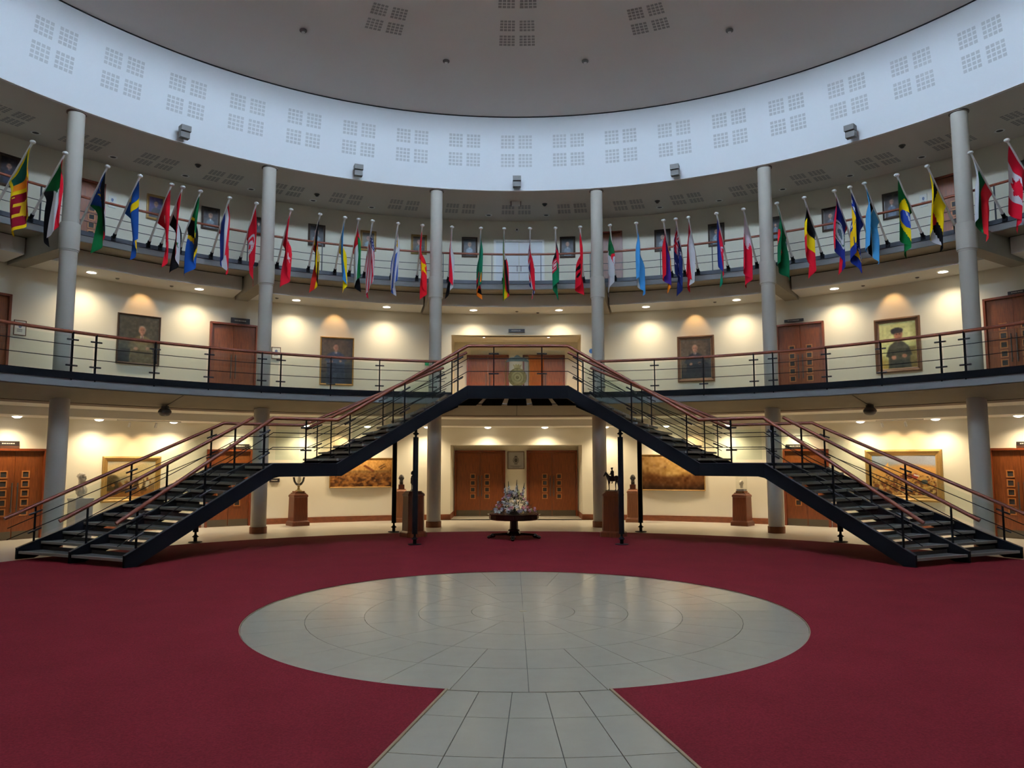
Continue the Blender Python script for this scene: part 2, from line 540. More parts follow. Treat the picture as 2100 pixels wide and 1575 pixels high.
m = MB().sweep([(15.54, 7.895), (15.56, 7.935), (RW, 7.935), (RW, 7.895)], 0, 360, 120)
ob('painted_gap_shade', m, 'black_gap', cf)  # black strip set in the gap; its shade is in the colour

# ---- upper ceiling, drum, dome, lantern
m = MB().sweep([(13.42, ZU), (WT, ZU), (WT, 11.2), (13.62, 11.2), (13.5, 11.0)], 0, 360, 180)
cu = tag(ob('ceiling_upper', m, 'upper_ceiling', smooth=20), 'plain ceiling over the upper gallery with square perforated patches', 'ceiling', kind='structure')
RT, ZT = 12.97, 13.24
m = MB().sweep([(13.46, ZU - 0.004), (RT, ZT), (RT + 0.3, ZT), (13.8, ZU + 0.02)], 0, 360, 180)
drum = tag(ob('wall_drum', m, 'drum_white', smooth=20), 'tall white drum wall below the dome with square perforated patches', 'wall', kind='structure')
m = MB().sweep([(RT - 0.02, ZT + 0.0), (RT + 0.25, ZT), (RT + 0.25, ZT + 0.035), (RT - 0.02, ZT + 0.035)], 0, 360, 180)
ob('painted_gap_shade', m, 'black_gap', drum)  # solid black strip; shade under the dome edge put into its colour
RO, RLW = 3.8, 6.0        # inferred lantern, set back behind its opening to keep direct daylight off the floor
def dome_z(r): return ZT + 0.03 + 1.65 * (1 - (r / 12.95) ** 2)
prof = [(12.97 - (12.97 - RO) * k / 16, 0) for k in range(17)]
prof = [(r, dome_z(r)) for r, _ in prof]
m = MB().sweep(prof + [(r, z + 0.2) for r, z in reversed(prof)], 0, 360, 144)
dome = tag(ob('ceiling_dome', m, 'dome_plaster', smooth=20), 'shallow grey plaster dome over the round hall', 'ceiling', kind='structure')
zl = dome_z(RO)
lan = empty('window_1', 'ring of tall lantern windows around the top of the dome', 'window', kind='structure')
ob('shading_curb', MB().sweep([(RO, zl - 0.40), (RO, zl + 0.12), (RLW + 0.25, zl + 0.12), (RLW + 0.25, zl + 0.02), (RO + 0.12, zl + 0.02), (RO + 0.12, zl - 0.40)], 0, 360, 72), 'drum_white', lan)  # unseen; downward lip added to shade the top of the drum
NWIN = 12

for k in range(NWIN):
    a0, a1 = 360 / NWIN * k + 1.2, 360 / NWIN * (k + 1) - 1.2
    ob('pane', MB().sweep([(RLW + 0.1, zl + 0.12), (RLW + 0.12, zl + 0.12), (RLW + 0.12, zl + 1.55), (RLW + 0.1, zl + 1.55)], a0, a1, 4), 'daylight_glass', lan)
    ob('mullion', MB().sweep([(RLW + 0.02, zl + 0.1), (RLW + 0.2, zl + 0.1), (RLW + 0.2, zl + 1.57), (RLW + 0.02, zl + 1.57)], a1, a1 + 2.4, 1), 'white_paint', lan)
ob('lantern_roof', MB().lathe([(RLW + 0.35, zl + 1.55), (RLW + 0.35, zl + 1.7), (0.05, zl + 2.1)], 48), 'drum_white', lan)

# ---- square perforated patches: 2 x 2 blocks of 4 x 4 holes
def patch(fn, w=1.03, h=1.03, mat='perforation', parent=None, off=0.006):
    m = MB()
    bw, bh = w * 0.445, h * 0.43
    for bx in (-1, 1):
        for bz in (-1, 1):
            cx, cz = bx * (w - bw) / 2, bz * (h - bh) / 2
            for i in range(4):
                for j in range(4):
                    x0 = cx - bw / 2 + bw * (i + 0.12) / 4; x1 = x0 + bw * 0.76 / 4
                    z0 = cz - bh / 2 + bh * (j + 0.14) / 4; z1 = z0 + bh * 0.72 / 4
                    m.add([fn(x0, z0, off), fn(x1, z0, off), fn(x1, z1, off), fn(x0, z1, off)], [(0, 1, 2, 3)])
    return ob('perforated_patch', m, mat, parent, fix=False)
# on the drum
_, zd = on_cyl(1060, 312, 13.25)
sl = (13.46 - RT) / (ZT - ZU)
for k in range(-8, 9):
    a = k * BAY / 3
    def fn(x, z, o, a=a):
        zz = zd + z * 0.96
        r = 13.46 - sl * (zz - ZU) - o
        return pol(r, a + math.degrees(x / 13.2), zz)
    patch(fn, 1.04, 1.06, 'perforation', drum)
# on the upper ceiling
pc = on_z(1062, 430, ZU); rp = math.hypot(pc.x, pc.y)
for k in range(-8, 9):
    a = k * BAY / 3
    def fn(x, z, o, a=a):
        return pol(rp - z, a + math.degrees(x / rp), ZU - o)
    patch(fn, 1.04, 1.0, 'perforation_dark', cu)
# on the dome
def on_dome(px, py):
    d = ray(px, py); t = 5.0
    for _ in range(4000):
        p = CAM + d * t
        if p.z > dome_z(math.hypot(p.x, p.y)): break
        t += 0.01
    return p
p0 = on_dome(1057, 68)
rdm = math.hypot(p0.x, p0.y)
p1 = on_dome(1060, -12)
for k, rr in [(i, rdm) for i in range(-5, 6)] + [(0, math.hypot(p1.x, p1.y))]:
    a = k * BAY
    def fn(x, z, o, a=a, rr=rr):
        r = rr - z
        return pol(r, a + math.degrees(x / rr), dome_z(r) - o)
    patch(fn, 1.0, 1.0, 'perforation_dark', dome)

# ---- columns
COLLAB = {-3: 'grey round column at the far left beside the green and black flag', -2: 'grey round column second from the left, left of the red crescent flag',
          -1: 'grey round column just left of the central flights of stairs', 1: 'grey round column just right of the central flights of stairs',
          2: 'grey round column second from the right beside the dark green flag', 3: 'grey round column at the far right beside the white green red flag'}
for k in (-3, -2, -1, 1, 2, 3):
    a = (abs(k) - 0.5) * BAY * (1 if k > 0 else -1)
    c = empty('column', COLLAB[k], 'column', pol(RC, a, 0), -rad(a), 'ring of round columns')
    ob('lower_shaft', MB().lathe([(0.222, 0.0), (0.222, 3.62)], 32), 'column_paint', c, smooth=40)
    ob('base_skirting', MB().lathe([(0.222, 0.0), (0.245, 0.0), (0.245, 0.19), (0.222, 0.19)], 32, cap=False), 'skirting_wood', c, smooth=40)
    ob('middle_shaft', MB().lathe([(0.200, Z1 - 0.01), (0.200, 7.36)], 32), 'column_paint', c, smooth=40)
    ob('collar', MB().lathe([(0.215, 7.30), (0.215, 7.345), (0.238, 7.345), (0.238, 8.00), (0.225, 8.03), (0.2, 8.03)], 32), 'column_paint', c, smooth=30)
    ob('upper_shaft', MB().lathe([(0.197, 8.02), (0.197, ZU)], 32), 'column_paint', c, smooth=40)
    ob('cap_ring', MB().lathe([(0.197, ZU - 0.035), (0.232, ZU - 0.03), (0.232, ZU), (0.197, ZU)], 32, cap=False), 'column_cap', c, smooth=40)

# ------------------------------------------------------------------ stairs
RF, RM, RR = 8.8, 10.4, 12.05
ZL = 1.96
A_LO, A_L0, A_L1, A_TOP = 62.0, 40.2, 30.0, 8.5
NST = 11
def az_bottom(r): return 61.5 + (r - RF) * 0.35
def mir(sg, r, a, z): return pol(r, sg * a, z)

def stair_line(sg, r):
    return [mir(sg, r, az_bottom(r), 0), mir(sg, r, A_L0, ZL), mir(sg, r, A_L1, ZL), mir(sg, r, A_TOP, Z1)]

def plate(outline_top, outline_bot, thick, side):
    """vertical plate through two polylines (top and bottom), thickened sideways"""
    m = MB(); n = len(outline_top)
    offs = []
    for k in range(n):
        a = outline_top[max(0, k - 1)]; b = outline_top[min(n - 1, k + 1)]
        d = Vector((b.x - a.x, b.y - a.y, 0)).normalized()
        offs.append(Vector((d.y, -d.x, 0)) * (thick / 2))
    for k in range(n - 1):
        m.hexa([outline_bot[k] - offs[k], outline_bot[k] + offs[k], outline_bot[k + 1] + offs[k + 1], outline_bot[k + 1] - offs[k + 1]],
               [outline_top[k] - offs[k], outline_top[k] + offs[k], outline_top[k + 1] + offs[k + 1], outline_top[k + 1] - offs[k + 1]])
    return m

def lerp(a, b, t): return a + (b - a) * t

def rail_posts(root, base, top_off, ts, w=0.016, clamps=None, thin=False):
    """posts at given (segment, t); base = polyline of the stringer tops, top_off = rail heights at its points"""
    for seg, t in ts:
        p = lerp(base[seg], base[seg + 1], t)
        h = lerp(top_off[seg], top_off[seg + 1], t)
        d = (base[seg + 1] - base[seg]); ang = math.atan2(d.y, d.x)
        m = MB().box((0, 0, h / 2 - 0.10), (0.030, w * 2.4, h + 0.20))
        po = ob('post', m, 'dark_steel', root, loc=p, rz=ang)
        if clamps:
            sl = d.z / math.hypot(d.x, d.y)
            for zc in (h * 0.30, h * 0.80):
                cm = MB()
                L = 0.13
                cm.tube([(-L, -0.02, zc - L * sl), (L, -0.02, zc + L * sl)], 0.022, 8)
                ob('clamp', cm, 'clamp_steel', po, smooth=40)

def make_rail(root, pts, name='handrail', r=0.041):
    return ob(name, MB().tube(pts, r, 10), 'rail_wood', root, smooth=40)

def up(v, z): return Vector((v.x, v.y, v.z + z))

STAIR = empty('staircase', 'grand black steel staircase with two mirrored flights meeting at a central platform', 'staircase', pol(RF, 0, 0))
def build_stair(sg):
    root = STAIR
    inv = Vector(root.location)
    def L(p): return Vector(p) - inv
    TOPH = 0.06
    rail_h = {}
    for nm, r in (('front', RF), ('middle', RM), ('rear', RR)):
        b = stair_line(sg, r)
        top = [up(b[0], 0.24), up(b[1], TOPH), up(b[2], TOPH), up(b[3], TOPH)]
        D = 0.33
        # lower edge: flight soffit follows the slope, landing soffit level
        s0 = (top[1].z - top[0].z)
        run0 = (Vector((b[1].x, b[1].y)) - Vector((b[0].x, b[0].y))).length
        dv = 0.37
        t_floor = max(0.0, (dv - top[0].z) / s0)
        pA = lerp(top[0], top[1], t_floor)
        k1 = 0.030
        topl = [top[0], pA, top[1], top[2], top[3]]
        botl = [up(top[0], -top[0].z), Vector((pA.x, pA.y, 0.0)), None, None, None]
        q1 = lerp(top[1], top[2], 0.10); q1b = up(q1, -0.30)
        q2 = lerp(top[2], top[3], 0.035); q2b = up(lerp(top[2], top[3], 0.035), -0.30 - 0.0)
        topl = [top[0], pA, top[1], q1, top[2], q2, top[3]]
        botl = [Vector((top[0].x, top[0].y, 0)), Vector((pA.x, pA.y, 0.0)), up(top[1], -0.335), q1b, up(top[2], -0.30),
                Vector((q2.x, q2.y, top[2].z - 0.30)), up(top[3], -0.335)]
        botl = [Vector((p.x, p.y, max(p.z, 0.0135))) for p in botl]
        m = plate([L(p) for p in topl], [L(p) for p in botl], 0.07, sg)
        ob('stringer', m, 'dark_steel', root)
        # lighter top flange
        m = MB()
        tb = [up(p, 0.004) for p in top]
        fl = plate([L(up(p, 0.008)) for p in top], [L(up(p, -0.004)) for p in top], 0.10, sg)
        ob('top_flange', fl, 'blue_steel', root)
        # handrail, bars
        rh = [0.86, 1.075, 1.075, 1.06]
        d0 = (b[1] - b[0]).normalized()
        hp = [top[k] + Vector((0, 0, rh[k] - TOPH)) for k in range(4)]
        hp[0] = up(b[0], 0.99); hp[1] = up(b[1], 1.115); hp[2] = up(b[2], 1.115); hp[3] = up(b[3], 1.10)
        slope = (hp[1] - hp[0])
        start = hp[0] - slope * 0.055
        rt = [hp[k].z - top[k].z for k in range(4)]
        if nm == 'front':
            make_rail(root, [L(p) for p in (start, hp[1], hp[2], hp[3])])
        elif nm == 'middle':
            e1 = hp[0] + slope * 1.04
            make_rail(root, [L(start), L(e1)])
            s2 = hp[2] - (hp[3] - hp[2]) * 0.09
            make_rail(root, [L(s2), L(hp[2] + (hp[3] - hp[2]) * 1.03)])
        else:
            endp = hp[2] + (hp[3] - hp[2]) * 0.90
            make_rail(root, [L(p) for p in (start, hp[1], hp[2], endp)])
        for fr in (0.36, 0.68):
            bp = [up(top[k], rt[k] * fr) for k in range(4)]
            sl2 = bp[1] - bp[0]
            if nm == 'middle':
                ob('rail_bar', MB().tube([L(bp[0] - sl2 * 0.03), L(bp[1] + sl2 * 0.03)], 0.0095, 6), 'bar_steel', root)
                ob('rail_bar', MB().tube([L(bp[2] - (bp[3] - bp[2]) * 0.03), L(bp[3])], 0.0095, 6), 'bar_steel', root)
            else:
                e = bp[3] if nm == 'front' else bp[2] + (bp[3] - bp[2]) * 0.92
                ob('rail_bar', MB().tube([L(p) for p in (bp[0] - sl2 * 0.04, bp[1], bp[2], e)], 0.0095, 6), 'bar_steel', root)
        ts = {'front': [(0, 0.07), (0, 0.5), (0, 0.93), (1, 0.5), (2, 0.09), (2, 0.5), (2, 0.92)],
              'middle': [(0, 0.08), (0, 0.5), (0, 0.92), (2, 0.08), (2, 0.5), (2, 0.92)],
              'rear': [(0, 0.07), (0, 0.5), (0, 0.93), (1, 0.5), (2, 0.09), (2, 0.5), (2, 0.88)]}[nm]
        rail_posts(root, [L(p) for p in top], rt, ts, 0.018, clamps=(nm != 'middle'))
        if nm != 'middle':
            # glass panes between the posts
            allp = [(s_, t_) for s_, t_ in ts]
            segs = [(0, 0.07, 0.5), (0, 0.5, 0.93), (1, 0.02, 0.5), (1, 0.5, 0.98), (2, 0.09, 0.5), (2, 0.5, 0.88)]
            for s_, ta, tb_ in segs:
                pa, pb = lerp(top[s_], top[s_ + 1], ta + 0.02), lerp(top[s_], top[s_ + 1], tb_ - 0.02)
                ha, hb = lerp(rt[s_], rt[s_ + 1], ta), lerp(rt[s_], rt[s_ + 1], tb_)
                q_ = [L(up(pa, 0.09)), L(up(pb, 0.09)), L(up(pb, hb * 0.87)), L(up(pa, ha * 0.87))]
                ob('glass_pane', MB().add(q_, [(0, 1, 2, 3)]), 'rail_glass', root)
    # treads, both flights, two lanes
    for fl in (0, 1):
        zlo, zhi = (0, ZL) if fl == 0 else (ZL, Z1)
        rise = (zhi - zlo) / NST
        for lane, (ra, rb) in enumerate(((RF, RM), (RM, RR))):
            la, lb = stair_line(sg, ra), stair_line(sg, rb)
            i0 = 0 if fl == 0 else 2
            a0, a1, b0, b1 = la[i0], la[i0 + 1], lb[i0], lb[i0 + 1]
            for k in range(1, NST + (0 if fl == 0 else 0)):
                t0 = (k - 0.92) / NST
                t1 = (k + 0.16) / NST
                z = zlo + rise * k
                pts = []
                for t in (t0, t1):
                    A, B = lerp(a0, a1, t), lerp(b0, b1, t)
                    dd = (B - A); dd.z = 0; dd.normalize()
                    pts.append((A + dd * 0.05, B - dd * 0.05))
                (A0, B0), (A1, B1) = pts
                def zz(p, z_): return L(Vector((p.x, p.y, z_)))
                m = MB().hexa([zz(A0, z - 0.045), zz(B0, z - 0.045), zz(B1, z - 0.045), zz(A1, z - 0.045)],
                              [zz(A0, z), zz(B0, z), zz(B1, z), zz(A1, z)])
                # short riser upstand at the back of the tread
                dn = (A1 - A0); dn.z = 0; dn.normalize(); bk = dn * 0.012
                m.hexa([zz(A1 - bk, z - 0.01), zz(B1 - bk, z - 0.01), zz(B1, z - 0.01), zz(A1, z - 0.01)],
                       [zz(A1 - bk, z + rise * 0.42), zz(B1 - bk, z + rise * 0.42), zz(B1, z + rise * 0.42), zz(A1, z + rise * 0.42)])
                tr = ob('tread', m, 'tread_grey', root)
                nz = dn * 0.035
                m = MB().hexa([zz(A0 - nz * .4, z - 0.05), zz(B0 - nz * .4, z - 0.05), zz(B0 + nz, z - 0.05), zz(A0 + nz, z - 0.05)],
                              [zz(A0 - nz * .4, z + 0.004), zz(B0 - nz * .4, z + 0.004), zz(B0 + nz, z + 0.004), zz(A0 + nz, z + 0.004)])
                ob('nosing', m, 'nosing_beige', tr)
    # landing
    f, b_ = stair_line(sg, RF), stair_line(sg, RR)
    def q(z, e=0.03):
        return [L(Vector((p.x, p.y, z))) for p in (f[1], b_[1], b_[2], f[2])]
    ob('landing', MB().hexa(q(ZL - 0.06), q(ZL)), 'tread_grey', root)
    A, B = f[1], b_[1]
    dn = (f[2] - f[1]).normalized() * 0.04
    m = MB().hexa([L(up(A - dn, -0.055)), L(up(B - dn, -0.055)), L(up(B, -0.055)), L(up(A, -0.055))],
                  [L(up(A - dn, 0.004)), L(up(B - dn, 0.004)), L(up(B, 0.004)), L(up(A, 0.004))])
    ob('landing_nosing', m, 'nosing_beige', root)
    # steel posts that carry the flights
    for r, a, in ((RF - 0.08, 17.2), (RR + 0.2, 17.2), (RR + 0.12, 42.9)):
        p = mir(sg, r, a, 0)
        if a < 30:
            t = (A_L1 - a) / (A_L1 - A_TOP); ztop = ZL + (Z1 - ZL) * t + 0.06 - 0.33
        else:
            t = (A_LO - a) / (A_LO - A_L0); ztop = ZL * t - 0.10
        rr_ = 0.068
        m = MB()
        zt = ztop - (0.20 if r < RF else 0.0)
        m.cyl((0, 0, 0.27), (0, 0, zt), rr_, n=16)
        po = ob('support_post', m, 'dark_steel', root, loc=L(p), smooth=40)
        m = MB().lathe([(0.17, 0.0135), (0.17, 0.025), (0.045, 0.03), (0.045, 0.13), (0.09, 0.15), (0.05, 0.18), (0.03, 0.21), (0.03, 0.28)], 16)
        ob('pin_base', m, 'dark_steel', po, smooth=30)
        if r < RF:
            m = MB().lathe([(0.03, zt - 0.01), (0.03, zt + 0.05), (0.075, zt + 0.075), (0.075, zt + 0.095), (0.035, zt + 0.12), (0.035, zt + 0.24)], 16)
            ob('pin_head', m, 'dark_steel', po, smooth=30)
    return root
stair_l = build_stair(-1)
stair_r = build_stair(1)

# ---- the platform that joins the flights to the first gallery
plat = STAIR
inv = Vector(plat.location)
def LP(p): return Vector(p) - inv
fl_, fr_ = pol(RF, -A_TOP, Z1), pol(RF, A_TOP, Z1)
bl_, br_ = pol(R1 - 0.03, -9.2, Z1), pol(R1 - 0.03, 9.2, Z1)
def q(z): return [LP(Vector((p.x, p.y, z))) for p in (fl_, fr_, br_, bl_)]
ob('deck', MB().hexa(q(Z1 - 0.06), q(Z1)), 'tread_grey', plat)
# dark underside panels with strips of lighter board between
xs = [-1, -0.585, -0.195, 0.195, 0.585, 1]
for k in range(5):
    def qq(z, k=k):
        g = 0.045
        return [LP(Vector((p.x, p.y, z))) for p in (lerp(fl_, fr_, (xs[k] + 1) / 2 + g * 0.5 * (k > 0)), lerp(fl_, fr_, (xs[k + 1] + 1) / 2 - g * 0.5 * (k < 4)),
                                                    lerp(bl_, br_, (xs[k + 1] + 1) / 2 - g * 0.5 * (k < 4)), lerp(bl_, br_, (xs[k] + 1) / 2 + g * 0.5 * (k > 0)))]
    ob('underside_panel', MB().hexa(qq(Z1 - 0.20), qq(Z1 - 0.15)), 'matte_black', plat)
m = MB().hexa(q(Z1 - 0.13), q(Z1 - 0.10))
ob('underside_board', m, 'nosing_beige', plat)
m = plate([LP(up(fl_, 0.06)), LP(up(fr_, 0.06))], [LP(up(fl_, -0.275)), LP(up(fr_, -0.275))], 0.07, 1)
ob('front_beam', m, 'dark_steel', plat)
for (pa, pb) in ((fl_, bl_), (fr_, br_)):
    m = plate([LP(up(pa, 0.0)), LP(up(pb, 0.0))], [LP(up(pa, -0.275)), LP(up(pb, -0.275))], 0.07, 1)
    ob('side_beam', m, 'dark_steel', plat)
make_rail(plat, [LP(up(fl_, 1.10)), LP(up(fr_, 1.10))])
for fr in (0.36, 0.68):
    ob('rail_bar', MB().tube([LP(up(fl_, 0.06 + 1.04 * fr)), LP(up(fr_, 0.06 + 1.04 * fr))], 0.0095, 6), 'bar_steel', plat)
rail_posts(plat, [LP(up(fl_, 0.06)), LP(up(fr_, 0.06))], [1.04, 1.04], [(0, 0.26), (0, 0.74)], 0.018, clamps=True)
for ta, tb in ((0.03, 0.245), (0.275, 0.725), (0.755, 0.97)):
    pa, pb = lerp(fl_, fr_, ta), lerp(fl_, fr_, tb)
    ob('glass_pane', MB().add([LP(up(pa, 0.15)), LP(up(pb, 0.15)), LP(up(pb, 0.98)), LP(up(pa, 0.98))], [(0, 1, 2, 3)]), 'rail_glass', plat)

# ------------------------------------------------------------------ gallery railings
def arc_pts(r, a0, a1, z, n): return [pol(r, a0 + (a1 - a0) * k / n, z) for k in range(n + 1)]
ZR1 = 5.145
POST1 = [778, 678, 575, 536, 427, 315, 193, 144]
for sg, side in ((-1, 'left'), (1, 'right')):
    root = empty('gallery_railing', 'wooden handrail and glass railing of the first floor gallery, %s of the stairs' % side, 'railing', pol(R1, sg * 30, Z1), 0, 'first floor railings')
    inv = Vector(root.location)
    def LG(p): return Vector(p) - inv
    A0, A1 = sg * 10.2, sg * 84
    make_rail(root, [LG(p) for p in arc_pts(R1, A0, A1, ZR1 - 0.03, 60)])
    for zb in (4.50, 4.80):
        ob('rail_bar', MB().tube([LG(p) for p in arc_pts(R1 - 0.03, A0, A1, zb, 60)], 0.009, 6), 'bar_steel', root)
    az = [sg * abs(on_cyl(1060 - abs(1060 - x), 780, R1)[0]) for x in POST1]
    az = [sg * 11.9] + az + [sg * (abs(az[-2]) + 6.2 * k) for k in range(2, 5)]
    az = sorted(set(round(a, 3) for a in az), key=abs)
    for a in az:
        po = ob('post', MB().box((0, 0, 0), (0.026, 0.065, ZR1 - 4.0)), 'dark_steel', root, LG(pol(R1 - 0.01, a, (ZR1 + 4.0) / 2 - 0.03)), -rad(a))
        for zc in (4.32, 4.93):
            cm = MB().tube([(-0.13, -0.01, zc - (ZR1 + 4.0) / 2 + 0.03), (0.13, -0.01, zc - (ZR1 + 4.0) / 2 + 0.03)], 0.021, 8)
            ob('clamp', cm, 'clamp_steel', po, smooth=40)
    for k in range(len(az) - 1):
        a0, a1 = az[k] + sg * 0.25, az[k + 1] - sg * 0.25
        n = max(1, int(abs(a1 - a0) / 1.5))
        pts = arc_pts(R1 + 0.012, a0, a1, 0, n)
        P, Fc = [], []
        for i, p in enumerate(pts):
            P += [LG(Vector((p.x, p.y, 4.19))), LG(Vector((p.x, p.y, 5.02)))]
            if i: Fc.append((2 * i - 2, 2 * i, 2 * i + 1, 2 * i - 1))
        ob('glass_pane', MB().add(P, Fc), 'rail_glass', root)
# upper railing: one rail all along
root = empty('upper_railing', 'thin railing with wooden handrail along the upper gallery behind the flags', 'railing', pol(R2, 0, Z2))
inv = Vector(root.location)
ZR2 = 9.14
RU = R2 + 0.03
make_rail(root, [LG(p) for p in arc_pts(RU, -84, 84, ZR2 - 0.02, 110)], r=0.036)
for zb in (8.48, 8.72):
    ob('rail_bar', MB().tube([LG(p) for p in arc_pts(RU, -84, 84, zb, 110)], 0.009, 6), 'bar_steel', root)
px_posts = [78, 391, 508, 661, 767, 909, 1009, 1109, 1210, 1354, 1460, 1613, 1731, 2046]
az = [on_cyl(x, 500, RU)[0] for x in px_posts]
for a in az:
    ob('post', MB().box((0, 0, 0), (0.022, 0.05, ZR2 - 8.1)), 'blue_steel', root, LG(pol(RU, a, (ZR2 + 8.1) / 2 - 0.02)), -rad(a))

# ------------------------------------------------------------------ doors
DN = [0]
def door(R, a, z, w, h, wins, label, flat=None, handles=True, leaves=2, openleaf=None, kick=True, frame=True):
    """double door facing the hall; local x right, y outwards"""
    DN[0] += 1
    if flat is None:
        half = math.asin(w / 2 / R)
        kw = at_wall(R * math.cos(half) - 0.05, a, z)
    else:
        kw = dict(loc=Vector((flat[0], flat[1] - 0.05, z)), rz=0)
    d = empty('door_%d' % DN[0], label, 'door', kind='structure', **kw)
    fw = 0.06
    if frame:
        m = MB()
        for sx in (-1, 1):
            m.box((sx * (w / 2 - fw / 2), 0.0, h / 2), (fw, 0.14, h))
        m.box((0, 0.0, h - fw / 2), (w, 0.14, fw))
        ob('frame', m, 'door_frame_wood', d)
        ob('backing', MB().box((0, 0.12, h / 2), (w, 0.02, h)), 'black_gap', d)
    iw = w - 2 * fw
    lw = iw / leaves
    for i in range(leaves):
        cx = -iw / 2 + lw * (i + 0.5)
        lf = ob('leaf', MB().box((0, 0, (h - fw) / 2 + 0.005), (lw - 0.008, 0.045, h - fw - 0.02)), 'door_wood', d, loc=(cx, 0.03, 0))
        if openleaf == i:
            lf.location = (cx + lw / 2, 0.03, 0); lf.rotation_euler = (0, 0, rad(38)); 
            lf.data = MB().box((-lw / 2, 0, (h - fw) / 2 + 0.005), (lw - 0.008, 0.045, h - fw - 0.02)).mesh('leaf', 'door_wood')
        s = (1 if i == 0 else -1) if leaves == 2 else 1
        off = -lw / 2 if openleaf == i else 0.0
        for k in range(wins):
            zc = h * 0.30 + k * 0.25
            xw = s * (lw / 2 - 0.27) + off
            m = MB()
            for ddx, ddz, sw, sh in ((-0.085, 0, 0.03, 0.20), (0.085, 0, 0.03, 0.20), (0, -0.085, 0.14, 0.03), (0, 0.085, 0.14, 0.03)):
                m.box((xw + ddx, -0.028, zc + ddz), (sw, 0.02, sh))
            ob('vision_frame', m, 'window_trim_wood', lf)
            ob('vision_pane', MB().box((xw, -0.022, zc), (0.14, 0.008, 0.14)), 'pane_dark', lf)
        if handles:
            xh = s * (lw / 2 - 0.07) + off
            m = MB().tube([(xh, -0.09, h * 0.30), (xh, -0.09, h * 0.30 + 0.78)], 0.016, 8)
            for zz in (h * 0.30 + 0.1, h * 0.30 + 0.68):
                m.cyl((xh, -0.09, zz), (xh, -0.02, zz), 0.01, n=6)
            ob('pull_handle', m, 'fixture_dark', lf, smooth=40)
        if kick:
            ob('kick_plate', MB().box((off, -0.025, 0.12), (lw - 0.03, 0.006, 0.20)), 'kick_plate', lf)
    return d
GW = 1.40
door(RW, -34.0, 0, GW, 2.45, 5, 'brown wooden double door on the ground floor behind the left staircase')
door(RW, 34.2, 0, GW, 2.45, 5, 'brown wooden double door on the ground floor behind the right staircase')
door(RW, -54.55, 0, 1.5, 2.42, 5, 'brown wooden double door on the ground floor at the far left')
door(RW, 54.6, 0, 1.5, 2.42, 5, 'brown wooden double door on the ground floor at the far right')
door(None, 0, 0, 1.92, 2.47, 4, 'left one of two brown double doors in the ground floor recess', flat=(-1.37, YB))
door(None, 0, 0, 1.92, 2.47, 4, 'right one of two brown double doors in the ground floor recess', flat=(1.36, YB))
door(RW, -34.05, Z1, 1.50, 2.60, 0, 'plain brown double door on the first floor left of centre')
door(RW, 34.1, Z1, 1.50, 2.60, 5, 'brown double door with small square panes on the first floor right of centre')
door(RW, -58.2, Z1, 1.40, 2.60, 5, 'brown door on the first floor cut by the left picture edge')
door(RW, 54.8, Z1, 1.45, 2.62, 5, 'brown door with square panes on the first floor at the far right')
door(None, 0, Z1, 1.62, 2.17, 0, 'left brown double door at the back of the first floor recess', flat=(-1.08, YB), kick=False)
door(None, 0, Z1, 1.62, 2.17, 0, 'right brown double door of the first floor recess standing ajar', flat=(1.07, YB), openleaf=0, kick=False)
# upper gallery doors
for px0, px1, pt, lab, wn in ((166, 197, 367, 'brown panelled door with glass on the upper gallery at the left', 4), (1222, 1276, 478, 'plain brown door on the upper gallery right of the white doors', 0), (1931, 1962, 364, 'brown panelled door on the upper gallery at the right', 4)):
    a0, zt = on_cyl(px0, pt, RW); a1, _ = on_cyl(px1, pt, RW)
    w = rad(a1 - a0) * RW
    door(RW, (a0 + a1) / 2, Z2, max(0.9, w), zt - Z2, wn, lab, leaves=1, handles=False)

# white double doors in the middle of the upper gallery
a0, zt = on_cyl(1013, 493, RW); a1, _ = on_cyl(1116, 493, RW)
w = rad(a1 - a0) * RW
wd = empty('window_2', 'tall white frosted double window in the middle of the upper gallery', 'window', kind='structure', **at_wall(RW - 0.08, (a0 + a1) / 2, Z2))
hh = zt - Z2
m = MB()
for sx in (-1, 1): m.box((sx * (w / 2 - 0.04), 0, hh / 2), (0.08, 0.1, hh))
m.box((0, 0, hh - 0.04), (w, 0.1, 0.08))
ob('frame', m, 'white_paint', wd)
for sx in (-1, 1):
    lf = ob('panel', MB().box((sx * (w / 4 - 0.02), 0.01, hh / 2 - 0.04), (w / 2 - 0.06, 0.04, hh - 0.09)), 'drum_white', wd)
    ob('handle', MB().tube([(sx * 0.07, -0.04, 0.95), (sx * 0.07, -0.04, 1.15)], 0.012, 6), 'fixture_grey', lf)

# ------------------------------------------------------------------ door signs
def plate_sign(px0, py0, px1, py1, R, label, flat=None, name='door_sign'):
    if flat is None:
        a0, z0 = on_cyl(px0, py1, R); a1, z1 = on_cyl(px1, py0, R)
        w = rad(a1 - a0) * R
        kw = at_wall(R - 0.03, (a0 + a1) / 2, (z0 + z1) / 2)
    else:
        p, q_ = on_y(px0, py1, flat), on_y(px1, py0, flat)
        w = q_.x - p.x; z0, z1 = p.z, q_.z
        kw = dict(loc=Vector(((p.x + q_.x) / 2, flat - 0.02, (z0 + z1) / 2)), rz=0)
    h = max(0.09, z1 - z0)
    s = empty(name, label, 'sign', **kw)
    ob('board', MB().box((0, 0, 0), (w, 0.03, h)), 'sign_black', s)
    m = MB()
    random.seed(int(px0))
    x = -w * 0.28
    while x < w * 0.28:
        l = random.uniform(0.02, 0.045)
        m.box((x, -0.017, 0), (l, 0.003, h * 0.22)); x += l + 0.012
    ob('lettering', m, 'sign_text', s)
